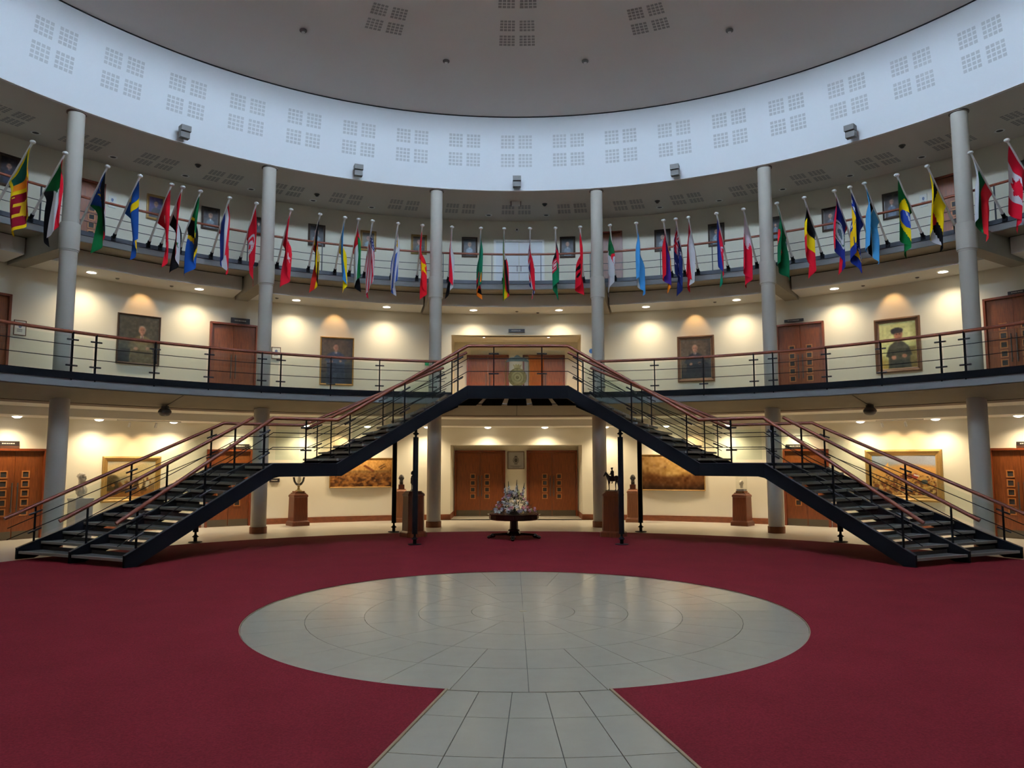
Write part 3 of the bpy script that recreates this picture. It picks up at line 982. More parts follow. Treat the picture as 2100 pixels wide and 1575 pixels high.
for x0, y0, x1, y1, lab in ((-6, 905, 39, 914, 'dark door sign above the far left ground floor door'), (470, 911, 511, 919, 'dark door sign above the ground floor door behind the left staircase'),
                            (1612, 911, 1652, 919, 'dark door sign above the ground floor door behind the right staircase'), (2086, 905, 2128, 914, 'dark door sign above the far right ground floor door'),
                            (473, 655, 512, 662, 'dark door sign above the first floor door left of centre'), (1609, 654, 1648, 661, 'dark door sign above the first floor door right of centre'),
                            (2068, 594, 2108, 604, 'dark door sign above the far right first floor door'), (1043, 675, 1076, 682, 'small dark sign over the opening of the first floor recess')):
    plate_sign(x0, y0, x1, y1, RW - 0.02, lab)

# ------------------------------------------------------------------ painting with numpy
def canvas(h, w, top, bot=None):
    bot = bot or top
    t = np.linspace(0, 1, h)[:, None, None]
    return (np.array(top, float) * (1 - t) + np.array(bot, float) * t) * np.ones((h, w, 1))
def grid(c):
    h, w = c.shape[:2]
    return np.meshgrid((np.arange(w) + 0.5) / w, (np.arange(h) + 0.5) / h)
def put(c, mask, col, al=1.0):
    mask = (mask.astype(float) * al)[..., None]
    c[:] = c * (1 - mask) + np.array(col, float) * mask
def ell(c, cx, cy, rx, ry, col, al=1.0, soft=0.0):
    X, Y = grid(c)
    d = ((X - cx) / rx) ** 2 + ((Y - cy) / ry) ** 2
    put(c, np.clip((1.0 + soft - d) / max(soft, 1e-6), 0, 1) if soft else d < 1, col, al)
def poly(c, pts, col, al=1.0):
    X, Y = grid(c)
    ins = np.zeros(X.shape, bool)
    n = len(pts)
    for i in range(n):
        x0, y0 = pts[i]; x1, y1 = pts[(i + 1) % n]
        if y0 == y1: continue
        cr = ((y0 > Y) != (y1 > Y)) & (X < (x1 - x0) * (Y - y0) / (y1 - y0) + x0)
        ins ^= cr
    put(c, ins, col, al)
def speckle(c, amt, seed, cell=1):
    rs = np.random.RandomState(seed)
    h, w = c.shape[:2]
    n = rs.randn((h + cell - 1) // cell, (w + cell - 1) // cell, 1).repeat(cell, 0).repeat(cell, 1)[:h, :w]
    c += n * amt
def blur(c, n=1):
    for _ in range(n):
        p = np.pad(c, ((1, 1), (1, 1), (0, 0)), 'edge')
        c[:] = (p[1:-1, 1:-1] * 2 + p[:-2, 1:-1] + p[2:, 1:-1] + p[1:-1, :-2] + p[1:-1, 2:]) / 6
def crowd(c, y0, y1, cols, n, seed, smin=0.01, smax=0.03):
    rs = np.random.RandomState(seed)
    for _ in range(n):
        y = rs.uniform(y0, y1); s = smin + (smax - smin) * (y - y0) / max(1e-6, y1 - y0)
        ell(c, rs.uniform(0, 1), y, s * rs.uniform(0.6, 1.4), s * rs.uniform(0.8, 1.8), cols[rs.randint(len(cols))], 0.8)

def print_mesh(name, c, w, h, mat='oil_paint'):
    """flat panel w x h carrying the colours of c (rows from the top)"""
    H, Wd = c.shape[:2]
    P = [((i / Wd - 0.5) * w, 0.0, (0.5 - j / H) * h) for j in range(H + 1) for i in range(Wd + 1)]
    F = [(j * (Wd + 1) + i, (j + 1) * (Wd + 1) + i, (j + 1) * (Wd + 1) + i + 1, j * (Wd + 1) + i + 1) for j in range(H) for i in range(Wd)]
    me = bpy.data.meshes.new(name)
    me.from_pydata(P, [], F)
    paint_faces(me, c.reshape(-1, 3))
    me.materials.append(MATS[mat])
    return me
def paint_faces(me, cols255):
    x = np.clip(cols255, 0, 255) / 255.0
    lin = np.where(x <= 0.04045, x / 12.92, ((x + 0.055) / 1.055) ** 2.4)
    a = np.ones((len(lin), 4), np.float32); a[:, :3] = lin
    at = me.attributes.new('print', 'FLOAT_COLOR', 'FACE')
    at.data.foreach_set('color', a.ravel())

def frame_mb(w, h, fw, d):
    """picture frame, outer size w x h, moulding fw wide, stepped down to the picture"""
    m = MB()
    x0, z0, x1, z1 = w / 2, h / 2, w / 2 - fw, h / 2 - fw
    xm, zm = w / 2 - fw * 0.35, h / 2 - fw * 0.35
    def ring(a, b, y): return [(-a, y, -b), (a, y, -b), (a, y, b), (-a, y, b)]
    P = ring(x0, z0, 0) + ring(x0, z0, -d * 0.8) + ring(xm, zm, -d) + ring((xm + x1) / 2, (zm + z1) / 2, -d * 0.62) + ring(x1, z1, -d * 0.5) + ring(x1, z1, 0)
    F = []
    for k in range(6):
        k2 = (k + 1) % 6
        for i in range(4):
            j = (i + 1) % 4
            F.append((k * 4 + i, k * 4 + j, k2 * 4 + j, k2 * 4 + i))
    return m.add(P, F)

def hang(px0, py0, px1, py1, art, fw, fmat, label, R=None, name='framed_painting', depth=0.06, slip=None, cat='painting', z_range=None):
    R = R or RW
    a0, zt0 = on_cyl(px0, py0, R); a1, _ = on_cyl(px1, py1, R)
    _, zt = on_cyl((px0 + px1) / 2, py0, R); _, zb = on_cyl((px0 + px1) / 2, py1, R)
    if z_range: zb, zt = z_range
    w, h = rad(a1 - a0) * R, zt - zb
    sag = R - math.sqrt(R * R - w * w / 4)
    root = empty(name, label, cat, **at_wall(R - sag - 0.012, (a0 + a1) / 2, (zt + zb) / 2))
    ob('frame', frame_mb(w, h, fw, depth), fmat, root)
    iw, ih = w - 2 * fw + 0.01, h - 2 * fw + 0.01
    if slip:
        ob('slip', frame_mb(iw, ih, slip, depth * 0.45), 'slip_gold', root)
        iw, ih = iw - 2 * slip + 0.006, ih - 2 * slip + 0.006
    cv = link('canvas', print_mesh('canvas', art(iw / ih), iw, ih), root, (0, -0.02, 0))
    return root

def portrait(bg, bg2, coat, skin=(176, 128, 98), hair=(70, 60, 52), cx=0.5, hy=0.28, hs=0.085, shirt=(205, 200, 190), cap=None, hand=True, seed=1, legs=None, N=84):
    def art(asp):
        W_, H_ = int(N * min(1, asp)), int(N * min(1, asp) / asp)
        c = canvas(H_, W_, bg, bg2)
        ell(c, cx - 0.2, 0.3, 0.5, 0.4, [min(255, v * 1.5) for v in bg], 0.6, 1.0)
        poly(c, [(cx + 0.12, 1.0), (cx + 0.14, 0.55), (cx + 0.46, 0.55), (cx + 0.48, 1.0)], [v * 0.6 for v in bg2], 0.7)
        hx = hs; hz = hs * asp * 1.3
        poly(c, [(cx - 0.30, 1.0), (cx - 0.27, hy + hz * 2.3), (cx - 0.10, hy + hz * 1.35), (cx + 0.10, hy + hz * 1.35), (cx + 0.27, hy + hz * 2.3), (cx + 0.32, 1.0)], coat)
        poly(c, [(cx - 0.27, hy + hz * 2.4), (cx - 0.36, hy + hz * 4.2), (cx - 0.10, hy + hz * 4.8), (cx - 0.08, hy + hz * 4.2)], [v * 0.85 for v in coat])
        poly(c, [(cx + 0.27, hy + hz * 2.4), (cx + 0.36, hy + hz * 4.2), (cx + 0.10, hy + hz * 4.8), (cx + 0.08, hy + hz * 4.2)], [v * 0.75 for v in coat])
        if legs: poly(c, [(cx - 0.3, 1.0), (cx - 0.24, hy + hz * 5.0), (cx + 0.26, hy + hz * 5.0), (cx + 0.34, 1.0)], legs)
        poly(c, [(cx - 0.05, hy + hz * 1.2), (cx + 0.05, hy + hz * 1.2), (cx, hy + hz * 2.4)], shirt)
        poly(c, [(cx - 0.012, hy + hz * 1.4), (cx + 0.012, hy + hz * 1.4), (cx + 0.01, hy + hz * 2.3), (cx - 0.01, hy + hz * 2.3)], (60, 30, 30))
        poly(c, [(cx - 0.04, hy + hz * 0.6), (cx + 0.04, hy + hz * 0.6), (cx + 0.035, hy + hz * 1.4), (cx - 0.035, hy + hz * 1.4)], [v * 0.8 for v in skin])
        ell(c, cx, hy - hz * 0.25, hx * 1.08, hz * 0.95, hair)
        ell(c, cx, hy, hx, hz, skin)
        ell(c, cx + hx * 0.45, hy + hz * 0.1, hx * 0.5, hz * 0.8, [v * 0.8 for v in skin], 0.7)
        for sx in (-0.4, 0.4): ell(c, cx + sx * hx, hy - hz * 0.1, hx * 0.17, hz * 0.1, (50, 36, 30))
        ell(c, cx, hy + hz * 0.5, hx * 0.36, hz * 0.08, (130, 70, 60))
        if cap:
            ell(c, cx - hx * 0.25, hy - hz * 0.80, hx * 1.5, hz * 0.55, cap); ell(c, cx - hx * 1.1, hy - hz * 0.5, hx * 0.55, hz * 0.35, cap)
        if hand:
            ell(c, cx - 0.14, hy + hz * 4.5, hx * 0.6, hz * 0.4, skin)
            ell(c, cx + 0.15, hy + hz * 4.3, hx * 0.6, hz * 0.4, [v * 0.9 for v in skin])
        speckle(c, 8, seed + 1, 4); blur(c, 2 if N > 50 else 1); speckle(c, 3, seed)
        return c
    return art

def art_riders(asp):
    c = canvas(75, 120, (168, 172, 166), (120, 84, 42))
    ell(c, 0.5, 0.35, 0.7, 0.28, (200, 176, 128), 0.8, 1.0)
    ell(c, 0.1, 0.62, 0.16, 0.22, (62, 52, 30), 0.9, 0.5)
    ell(c, 0.45, 0.52, 0.25, 0.10, (120, 110, 90), 0.6, 0.6)
    crowd(c, 0.5, 0.9, [(60, 44, 30), (96, 60, 30), (150, 100, 50), (40, 34, 26)], 70, 3, 0.015, 0.05)
    for x, col in ((0.70, (206, 178, 130)), (0.84, (190, 180, 160)), (0.6, (80, 60, 40))):
        ell(c, x, 0.66, 0.04, 0.11, col); ell(c, x, 0.5, 0.02, 0.05, (110, 60, 40)); ell(c, x + 0.03, 0.6, 0.02, 0.06, col)
    put(c, grid(c)[1] > 0.82, (150, 92, 30), 0.5)
    blur(c, 2); speckle(c, 5, 5); return c
def art_planes(asp):
    c = canvas(72, 150, (196, 140, 70), (70, 36, 14))
    X, Y = grid(c)
    ell(c, 0.25, 0.15, 0.6, 0.4, (214, 158, 84), 0.8, 1.0)
    put(c, (Y > 0.42) & (Y < 0.5), (120, 88, 48), 0.7); put(c, Y > 0.5, (128, 84, 40), 0.6)
    crowd(c, 0.55, 1.0, [(90, 52, 22), (150, 98, 44), (60, 32, 14), (176, 120, 60)], 160, 8, 0.015, 0.05)
    for k in range(9): ell(c, 0.56 + k * 0.016, 0.26 + k * 0.022, 0.025, 0.035, (110, 54, 24), 0.7)
    poly(c, [(0.78, 0.30), (0.88, 0.18), (0.885, 0.20), (0.79, 0.33)], (60, 36, 20)); poly(c, [(0.80, 0.36), (0.90, 0.24), (0.905, 0.26), (0.81, 0.39)], (60, 36, 20))
    speckle(c, 12, 9, 3); blur(c, 3); speckle(c, 4, 10); return c
def art_mist(asp):
    c = canvas(72, 140, (176, 128, 66), (54, 28, 10))
    X, Y = grid(c)
    ell(c, 0.55, 0.25, 0.5, 0.3, (206, 166, 96), 0.8, 1.0)
    ell(c, 0.2, 0.2, 0.2, 0.3, (150, 112, 66), 0.6, 1.0)
    put(c, np.clip((Y - 0.5 + 0.05 * np.sin(X * 9)) * 5, 0, 1), (104, 62, 24), 0.8)
    put(c, np.clip((Y - 0.78 + 0.05 * np.sin(X * 6 + 1)) * 5, 0, 1), (44, 24, 10), 0.8)
    for x, y in ((0.2, 0.3), (0.38, 0.34)): ell(c, x, y, 0.02, 0.02, (100, 60, 50), 0.7)
    speckle(c, 14, 12, 5); blur(c, 5); speckle(c, 3, 13); return c
def art_parade(asp):
    c = canvas(96, 150, (122, 140, 172), (190, 158, 96))
    X, Y = grid(c)
    ell(c, 0.55, 0.12, 0.4, 0.2, (156, 162, 176), 0.8, 1.0)
    ell(c, 0.6, 0.5, 0.6, 0.22, (206, 150, 78), 0.9, 1.0)
    poly(c, [(0.18, 0.34), (0.27, 0.16), (0.27, 0.36)], (232, 172, 96))
    put(c, Y > 0.62, (150, 104, 50), 0.7)
    crowd(c, 0.50, 1.0, [(96, 58, 26), (200, 160, 90), (170, 116, 52), (120, 60, 40), (70, 46, 30), (214, 182, 120)], 420, 21, 0.012, 0.032)
    for x, col in ((0.52, (92, 52, 40)), (0.60, (110, 60, 44)), (0.68, (150, 60, 50))): ell(c, x, 0.52, 0.045, 0.075, col)
    poly(c, [(0.66, 0.46), (0.74, 0.50), (0.74, 0.53), (0.66, 0.50)], (226, 222, 226)); ell(c, 0.82, 0.66, 0.05, 0.06, (74, 82, 84))
    blur(c, 1); speckle(c, 5, 22); return c

hang(210, 936, 325, 1029, art_riders, 0.13, 'gold_frame', 'wide framed painting of riders in a pale landscape behind the left staircase', depth=0.08, slip=0.03)
hang(676, 939, 804, 1000, art_planes, 0.035, 'gold_frame', 'long amber painting of a smoky battlefield with falling planes, left of centre', depth=0.05)
hang(1315, 932, 1447, 1006, art_mist, 0.035, 'gold_frame', 'long brown and tan painting of a misty plain, right of centre', depth=0.05)
hang(1775, 922, 1938, 1028, art_parade, 0.15, 'gold_frame', 'large gilt framed painting of a crowd under a blue sky, behind the right staircase', depth=0.09, slip=0.04)
hang(241, 646, 325, 748, portrait((58, 54, 38), (30, 26, 18), (112, 98, 62), cx=0.58, hy=0.30, hs=0.085, legs=(88, 76, 48), seed=31, hair=(150, 140, 120)), 0.05, 'dark_frame',
     'portrait of a seated officer in khaki on dark green, left on first floor', slip=0.012)
hang(657, 692, 724, 790, portrait((62, 48, 30), (40, 32, 20), (50, 56, 74), legs=(30, 32, 44), cx=0.46, hy=0.20, hs=0.08, seed=33, hair=(48, 36, 26)), 0.05, 'gold_frame',
     'gilt framed portrait of a man in dark blue on the first floor')
hang(1389, 689, 1467, 783, portrait((74, 62, 44), (34, 26, 20), (20, 18, 20), legs=(30, 26, 24), cx=0.47, hy=0.24, hs=0.09, seed=35, hair=(160, 132, 104)), 0.11, 'brown_frame',
     'broad framed portrait of a man in a black suit on the first floor', depth=0.08, slip=0.02)
hang(1793, 652, 1893, 764, portrait((168, 176, 120), (170, 140, 60), (74, 66, 40), cx=0.52, hy=0.27, hs=0.115, cap=(48, 40, 36), shirt=(90, 92, 60), skin=(190, 124, 88), seed=37, legs=(56, 52, 34)), 0.12, 'brown_frame',
     'portrait of a man in a dark beret on bright yellow green', depth=0.08, slip=0.02)
# small framed papers
def art_paper(asp):
    c = canvas(24, 18, (226, 224, 214)); ell(c, 0.5, 0.35, 0.16, 0.16, (110, 120, 150)); 
    for y in (0.6, 0.68, 0.76): poly(c, [(0.25, y), (0.75, y), (0.75, y + 0.03), (0.25, y + 0.03)], (120, 120, 120))
    return c
hang(28, 657, 52, 688, art_paper, 0.025, 'brown_frame', 'small framed certificate beside the far left first floor door', name='framed_certificate', depth=0.03, cat='certificate')
hang(557, 712, 575, 736, art_paper, 0.022, 'brown_frame', 'small framed certificate right of the plain first floor door', name='framed_certificate', depth=0.03, cat='certificate')
hang(222, 402, 237, 426, art_paper, 0.01, 'white_paint', 'small unframed photograph on the upper gallery left of the portraits', name='wall_photograph', depth=0.02, cat='photograph')
hang(1886, 399, 1903, 424, art_paper, 0.01, 'white_paint', 'small unframed photograph on the upper gallery right of the portraits', name='wall_photograph', depth=0.02, cat='photograph')

# portraits of the upper gallery
UP = [(-4, 318, 38, 384, (30, 20, 26), (20, 16, 18), (38, 34, 60), 'behind the yellow and maroon lion flag'),
      (301, 401, 337, 452, (52, 40, 80), (30, 26, 50), (30, 28, 40), 'behind the red flag with white cross'),
      (413, 426, 449, 472, (44, 36, 34), (60, 64, 70), (96, 108, 116), 'right of the green flag with black diagonal'),
      (519, 446, 541, 484, (40, 30, 26), (30, 26, 24), (40, 40, 44), 'half hidden behind the second column from the left'),
      (632, 461, 666, 505, (30, 24, 22), (60, 66, 70), (110, 122, 130), 'behind the black yellow red striped flag'),
      (739, 474, 771, 515, (70, 60, 42), (50, 46, 36), (120, 136, 140), 'behind the stars and stripes flag'),
      (843, 482, 875, 522, (60, 46, 30), (50, 44, 36), (90, 96, 96), 'left of the red flag by the left centre column'),
      (947, 487, 979, 528, (22, 16, 14), (40, 40, 42), (126, 140, 150), 'left of the white central doors'),
      (1148, 486, 1180, 529, (18, 14, 16), (36, 36, 40), (110, 122, 132), 'right of the white central doors'),
      (1342, 471, 1376, 516, (28, 24, 24), (50, 54, 60), (116, 126, 134), 'behind the red blue orange flag'),
      (1452, 459, 1487, 505, (20, 18, 20), (60, 70, 80), (110, 124, 138), 'behind the blue red green crescent flag'),
      (1578, 445, 1604, 494, (30, 24, 24), (50, 54, 60), (100, 110, 120), 'behind the second column from the right'),
      (1685, 426, 1722, 474, (40, 28, 24), (44, 34, 30), (80, 80, 86), 'left of the blue flag with white disc'),
      (1809, 395, 1850, 449, (44, 30, 24), (36, 28, 26), (74, 84, 104), 'behind the green and yellow diamond flag'),
      (2092, 326, 2128, 388, (40, 28, 24), (36, 28, 26), (70, 74, 84), 'cut by the right picture edge')]
for i, (x0, y0, x1, y1, b1, b2, coat, lab) in enumerate(UP):
    hang(x0, y0, x1, y1, portrait(b1, b2, coat, hy=0.33, hs=0.15, hand=False, seed=50 + i, N=40, skin=(170, 124, 98) if i % 3 else (186, 140, 116), hair=(60 + 12 * (i % 5), 52 + 12 * (i % 5), 46 + 12 * (i % 5))),
         0.075, 'dark_frame' if i not in (1, 5, 6) else 'gold_frame', 'upper gallery portrait ' + lab, depth=0.05)
# small brown wall plaque
plate_sign(552, 981, 573, 989, RW, 'small brown plaque on the ground floor wall beside the second column', name='wall_plaque')

# crest panel between the central doors
p, q_ = on_y(1041, 962, YB), on_y(1075, 926, YB)
cw, ch = q_.x - p.x, q_.z - p.z
cp = empty('crest_panel', 'grey stone panel with engraved crest between the two recessed doors', 'plaque', Vector(((p.x + q_.x) / 2, YB - 0.005, (p.z + q_.z) / 2)))
ob('frame', frame_mb(cw, ch, 0.03, 0.05), 'brown_frame', cp)
ob('slab', MB().box((0, -0.015, 0), (cw - 0.04, 0.03, ch - 0.04)), 'plinth_grey', cp)
m = MB()
m.ball((0, -0.03, 0.0), (0.065, 0.012, 0.085), 12, 8)
m.tube([(0.10 * math.cos(t), -0.032, 0.10 * math.sin(t) * 1.15) for t in np.linspace(0, 2 * math.pi, 25)], 0.010, 6)
m.extrude([(-0.05, 0.125), (0.05, 0.125), (0.06, 0.175), (0.03, 0.15), (0, 0.185), (-0.03, 0.15), (-0.06, 0.175)], -0.04, -0.03)
m.box((0, -0.032, -0.145), (0.12, 0.006, 0.02))
ob('crest', m, 'fixture_dark', cp)
m = MB()
for k in range(3): m.box((0, -0.032, -ch * 0.32 - 0.025 * k), (cw * (0.7 - 0.15 * k), 0.004, 0.008))
ob('lettering', m, 'fixture_dark', cp)

# exit sign and blue sign beside the columns
for px, py, mat, lab, shp in ((876, 744, 'sign_green', 'small green exit sign left of the first floor recess', 0), (1213, 722, 'sign_blue', 'round blue safety sign right of the first floor recess', 1)):
    a, z = on_cyl(px, py, RW)
    s = empty('safety_sign', lab, 'sign', **at_wall(RW - 0.02, a, z))
    ob('panel', MB().box((0, 0, 0), (0.16, 0.02, 0.2)) if not shp else MB().box((0, 0, -0.03), (0.2, 0.02, 0.34)), mat if not shp else 'paper', s)
    ob('pictogram', MB().cyl((0, -0.012, 0.03), (0, -0.018, 0.03), 0.04 if not shp else 0.085, n=16), 'white_paint' if not shp else 'sign_blue', s)

# ------------------------------------------------------------------ flags
FH, FW = 36, 56          # cells down the hoist, along the fly
def F_canvas(col): return canvas(FH, FW, col)
def hs(c, parts):
    """horizontal stripes: (colour, weight)"""
    X, Y = grid(c); tot = sum(w for _, w in parts); y = 0
    for col, w in parts:
        put(c, (Y >= y / tot) & (Y < (y + w) / tot + 1e-6), col); y += w
    return c
def vs(c, parts):
    X, Y = grid(c); tot = sum(w for _, w in parts); x = 0
    for col, w in parts:
        put(c, (X >= x / tot) & (X < (x + w) / tot + 1e-6), col); x += w
    return c
def rc(c, x0, y0, x1, y1, col):
    X, Y = grid(c); put(c, (X >= x0) & (X < x1) & (Y >= y0) & (Y < y1), col); return c
def dsc(c, cx, cy, r, col):
    """disc of radius r in hoist units"""
    X, Y = grid(c); put(c, ((X - cx) * 1.5) ** 2 + (Y - cy) ** 2 < r * r, col); return c
def star(c, cx, cy, r, col, n=5, ph=-math.pi / 2, inner=0.4):
    pts = []
    for k in range(2 * n):
        q_ = r if k % 2 == 0 else r * inner
        t = ph + math.pi * k / n
        pts.append((cx + q_ * math.cos(t) / 1.5, cy + q_ * math.sin(t)))
    poly(c, pts, col); return c
RED, WHT, BLK, GRN, YEL, BLU = (200, 22, 40), (222, 220, 222), (16, 15, 18), (14, 96, 48), (246, 204, 10), (28, 52, 130)
def union(c, x0, y0, x1, y1):
    def P(a, b): return (x0 + (x1 - x0) * a, y0 + (y1 - y0) * b)
    rc(c, x0, y0, x1, y1, (22, 32, 96))
    for w_, col in ((0.13, WHT), (0.05, RED)):
        poly(c, [P(0, 0), P(w_, 0), P(1, 1 - w_), P(1, 1), P(1 - w_, 1), P(0, w_)], col)
        poly(c, [P(1, 0), P(1 - w_, 0), P(0, 1 - w_), P(0, 1), P(w_, 1), P(1, w_)], col)
    for w_, col in ((0.17, WHT), (0.10, RED)):
        rc(c, *P(0, 0.5 - w_), *P(1, 0.5 + w_), col); rc(c, *P(0.5 - w_ * 0.6, 0), *P(0.5 + w_ * 0.6, 1), col)
    return c
def fl_srilanka():
    c = F_canvas((240, 200, 20)); rc(c, 0.05, 0.08, 0.19, 0.92, (20, 80, 70)); rc(c, 0.19, 0.08, 0.33, 0.92, (240, 130, 30)); rc(c, 0.40, 0.08, 0.95, 0.92, (130, 18, 36))
    ell(c, 0.66, 0.5, 0.16, 0.2, (236, 190, 40)); ell(c, 0.55, 0.35, 0.06, 0.12, (236, 190, 40)); rc(c, 0.56, 0.6, 0.60, 0.82, (236, 190, 40)); rc(c, 0.74, 0.6, 0.78, 0.82, (236, 190, 40))
    for x in (0.42, 0.91):
        for y in (0.1, 0.84): rc(c, x, y, x + 0.03, y + 0.06, (236, 190, 40))
    return c
def fl_sudan():
    c = hs(F_canvas(RED), [(RED, 1), (WHT, 1), (BLK, 1)]); poly(c, [(0, 0), (0.34, 0.5), (0, 1)], (16, 90, 44)); return c
def fl_ssudan():
    c = hs(F_canvas(BLK), [(BLK, 6), (WHT, 1), (RED, 6), (WHT, 1), (GRN, 6)]); poly(c, [(0, 0), (0.55, 0.5), (0, 1)], (34, 70, 140)); return star(c, 0.17, 0.5, 0.17, YEL, ph=0)
def cross(bg, fg):
    c = F_canvas(bg); rc(c, 0.3, 0, 0.44, 1, fg); rc(c, 0, 0.4, 1, 0.6, fg); return c
def fl_swiss():
    c = F_canvas(RED); rc(c, 0.30, 0.40, 0.70, 0.60, WHT); rc(c, 0.43, 0.20, 0.57, 0.80, WHT); return c
def fl_syria():
    c = hs(F_canvas(RED), [(RED, 1), (WHT, 1), (BLK, 1)]); star(c, 0.33, 0.5, 0.12, GRN); return star(c, 0.67, 0.5, 0.12, GRN)
def fl_tanzania():
    c = F_canvas((20, 110, 60)); poly(c, [(1, 0), (1, 1), (0, 1)], (30, 80, 160)); poly(c, [(0, 1), (0, 0.66), (0.72, 0), (1, 0), (1, 0.34), (0.28, 1)], YEL)
    poly(c, [(0, 1), (0, 0.75), (0.80, 0), (1, 0), (1, 0.25), (0.20, 1)], BLK); return c
def fl_tunisia():
    c = F_canvas(RED); dsc(c, 0.5, 0.5, 0.27, WHT); dsc(c, 0.5, 0.5, 0.2, RED); dsc(c, 0.535, 0.5, 0.155, WHT); return star(c, 0.54, 0.5, 0.12, RED, ph=math.pi)
def fl_turkey():
    c = F_canvas((204, 26, 44)); dsc(c, 0.33, 0.5, 0.26, WHT); dsc(c, 0.375, 0.5, 0.205, (204, 26, 44)); return star(c, 0.60, 0.5, 0.15, WHT, ph=math.pi)
def fl_uganda():
    c = hs(F_canvas(BLK), [(BLK, 1), (YEL, 1), ((190, 40, 30), 1)] * 2); return dsc(c, 0.5, 0.5, 0.15, WHT)
def fl_uae():
    c = hs(F_canvas(RED), [(GRN, 1), (WHT, 1), (BLK, 1)]); return rc(c, 0, 0, 0.25, 1, RED)
def fl_usa():
    c = hs(F_canvas(RED), [((196, 28, 52), 1), (WHT, 1)] * 6 + [((196, 28, 52), 1)]); rc(c, 0, 0, 0.42, 0.54, (34, 40, 96))
    for i in range(6):
        for j in range(5): dsc(c, 0.04 + 0.068 * i, 0.06 + 0.105 * j, 0.026, WHT)
    return c
def fl_uruguay():
    c = hs(F_canvas(WHT), [(WHT, 1), ((50, 80, 160), 1)] * 4 + [(WHT, 1)]); rc(c, 0, 0, 0.36, 0.55, WHT); return star(c, 0.17, 0.27, 0.2, (240, 180, 40), n=8, inner=0.6)
def fl_zambia():
    c = F_canvas((18, 104, 72)); rc(c, 0.66, 0.36, 0.775, 1, RED); rc(c, 0.775, 0.36, 0.89, 1, BLK); rc(c, 0.89, 0.36, 1, 1, (240, 120, 30)); ell(c, 0.83, 0.2, 0.12, 0.06, (240, 120, 30)); return c
def fl_zimbabwe():
    c = hs(F_canvas(GRN), [((40, 120, 40), 1), (YEL, 1), (RED, 1), (BLK, 1), (RED, 1), (YEL, 1), ((40, 120, 40), 1)]); poly(c, [(0, 0), (0.36, 0.5), (0, 1)], BLK); poly(c, [(0, 0.03), (0.33, 0.5), (0, 0.97)], WHT); return star(c, 0.12, 0.5, 0.13, RED)
def fl_afghan():
    c = vs(F_canvas(BLK), [(BLK, 1), ((200, 24, 50), 1), ((14, 110, 70), 1)]); dsc(c, 0.5, 0.5, 0.16, (226, 190, 196)); dsc(c, 0.5, 0.5, 0.11, (200, 24, 50)); rc(c, 0.47, 0.42, 0.53, 0.56, (226, 200, 200)); return c
def fl_albania():
    c = F_canvas((206, 20, 40)); ell(c, 0.5, 0.5, 0.07, 0.3, BLK)
    for sx in (-1, 1):
        for k in range(4): ell(c, 0.5 + sx * (0.10 + 0.035 * k), 0.32 + 0.09 * k, 0.055, 0.07, BLK)
        ell(c, 0.5 + sx * 0.06, 0.22, 0.04, 0.05, BLK)
    return c
def fl_algeria():
    c = vs(F_canvas(WHT), [((20, 92, 50), 1), (WHT, 1)]); dsc(c, 0.5, 0.5, 0.25, RED); dsc(c, 0.535, 0.5, 0.2, WHT); rc(c, 0.44, 0.42, 0.5, 0.58, (20, 92, 50)); return star(c, 0.55, 0.5, 0.12, RED, ph=math.pi)
def fl_argentina():
    c = hs(F_canvas(WHT), [((74, 150, 210), 1), (WHT, 1), ((74, 150, 210), 1)]); return star(c, 0.5, 0.5, 0.12, (236, 180, 60), n=12, inner=0.7)
def fl_australia():
    c = F_canvas((24, 34, 84)); union(c, 0, 0, 0.5, 0.5)
    star(c, 0.25, 0.76, 0.14, WHT, n=7)
    for x, y in ((0.75, 0.16), (0.65, 0.42), (0.86, 0.38), (0.75, 0.82)): star(c, x, y, 0.07, WHT, n=7)
    return star(c, 0.81, 0.54, 0.04, WHT)
def fl_azer():
    c = hs(F_canvas(BLU), [((40, 60, 150), 1), ((204, 24, 50), 1), ((20, 120, 90), 1)]); dsc(c, 0.48, 0.5, 0.145, WHT); dsc(c, 0.5, 0.5, 0.12, (204, 24, 50)); return star(c, 0.555, 0.5, 0.09, WHT, n=8, inner=0.5)
def fl_bahrain():
    c = F_canvas((202, 20, 46)); pts = [(0, 0)]
    for k in range(5): pts += [(0.30, 0.2 * k), (0.46, 0.2 * k + 0.1)]
    poly(c, pts + [(0.30, 1), (0, 1)], (228, 206, 216)); return c
def fl_bangla():
    c = F_canvas((10, 84, 50)); return dsc(c, 0.45, 0.5, 0.33, (214, 40, 50))
def fl_belize():
    c = F_canvas((36, 44, 120)); rc(c, 0, 0, 1, 0.1, RED); rc(c, 0, 0.9, 1, 1, RED); dsc(c, 0.5, 0.5, 0.36, WHT); dsc(c, 0.5, 0.5, 0.30, (60, 110, 80)); dsc(c, 0.5, 0.5, 0.26, WHT); ell(c, 0.5, 0.5, 0.09, 0.14, (90, 110, 120)); return c
def fl_bosnia():
    c = F_canvas((30, 48, 130)); poly(c, [(0.26, 0), (0.80, 0), (0.80, 1)], (246, 196, 20))
    for k in range(8): star(c, 0.17 + 0.077 * k, 0.02 + 0.14 * k, 0.09, WHT)
    return c
def fl_botswana():
    b = (80, 160, 214); return hs(F_canvas(b), [(b, 9), (WHT, 1), (BLK, 4), (WHT, 1), (b, 9)])
def fl_brazil():
    c = F_canvas((14, 100, 48)); poly(c, [(0.07, 0.5), (0.5, 0.08), (0.93, 0.5), (0.5, 0.92)], (246, 210, 10)); dsc(c, 0.5, 0.5, 0.25, (44, 70, 160)); poly(c, [(0.34, 0.46), (0.66, 0.56), (0.65, 0.62), (0.34, 0.51)], WHT); return c
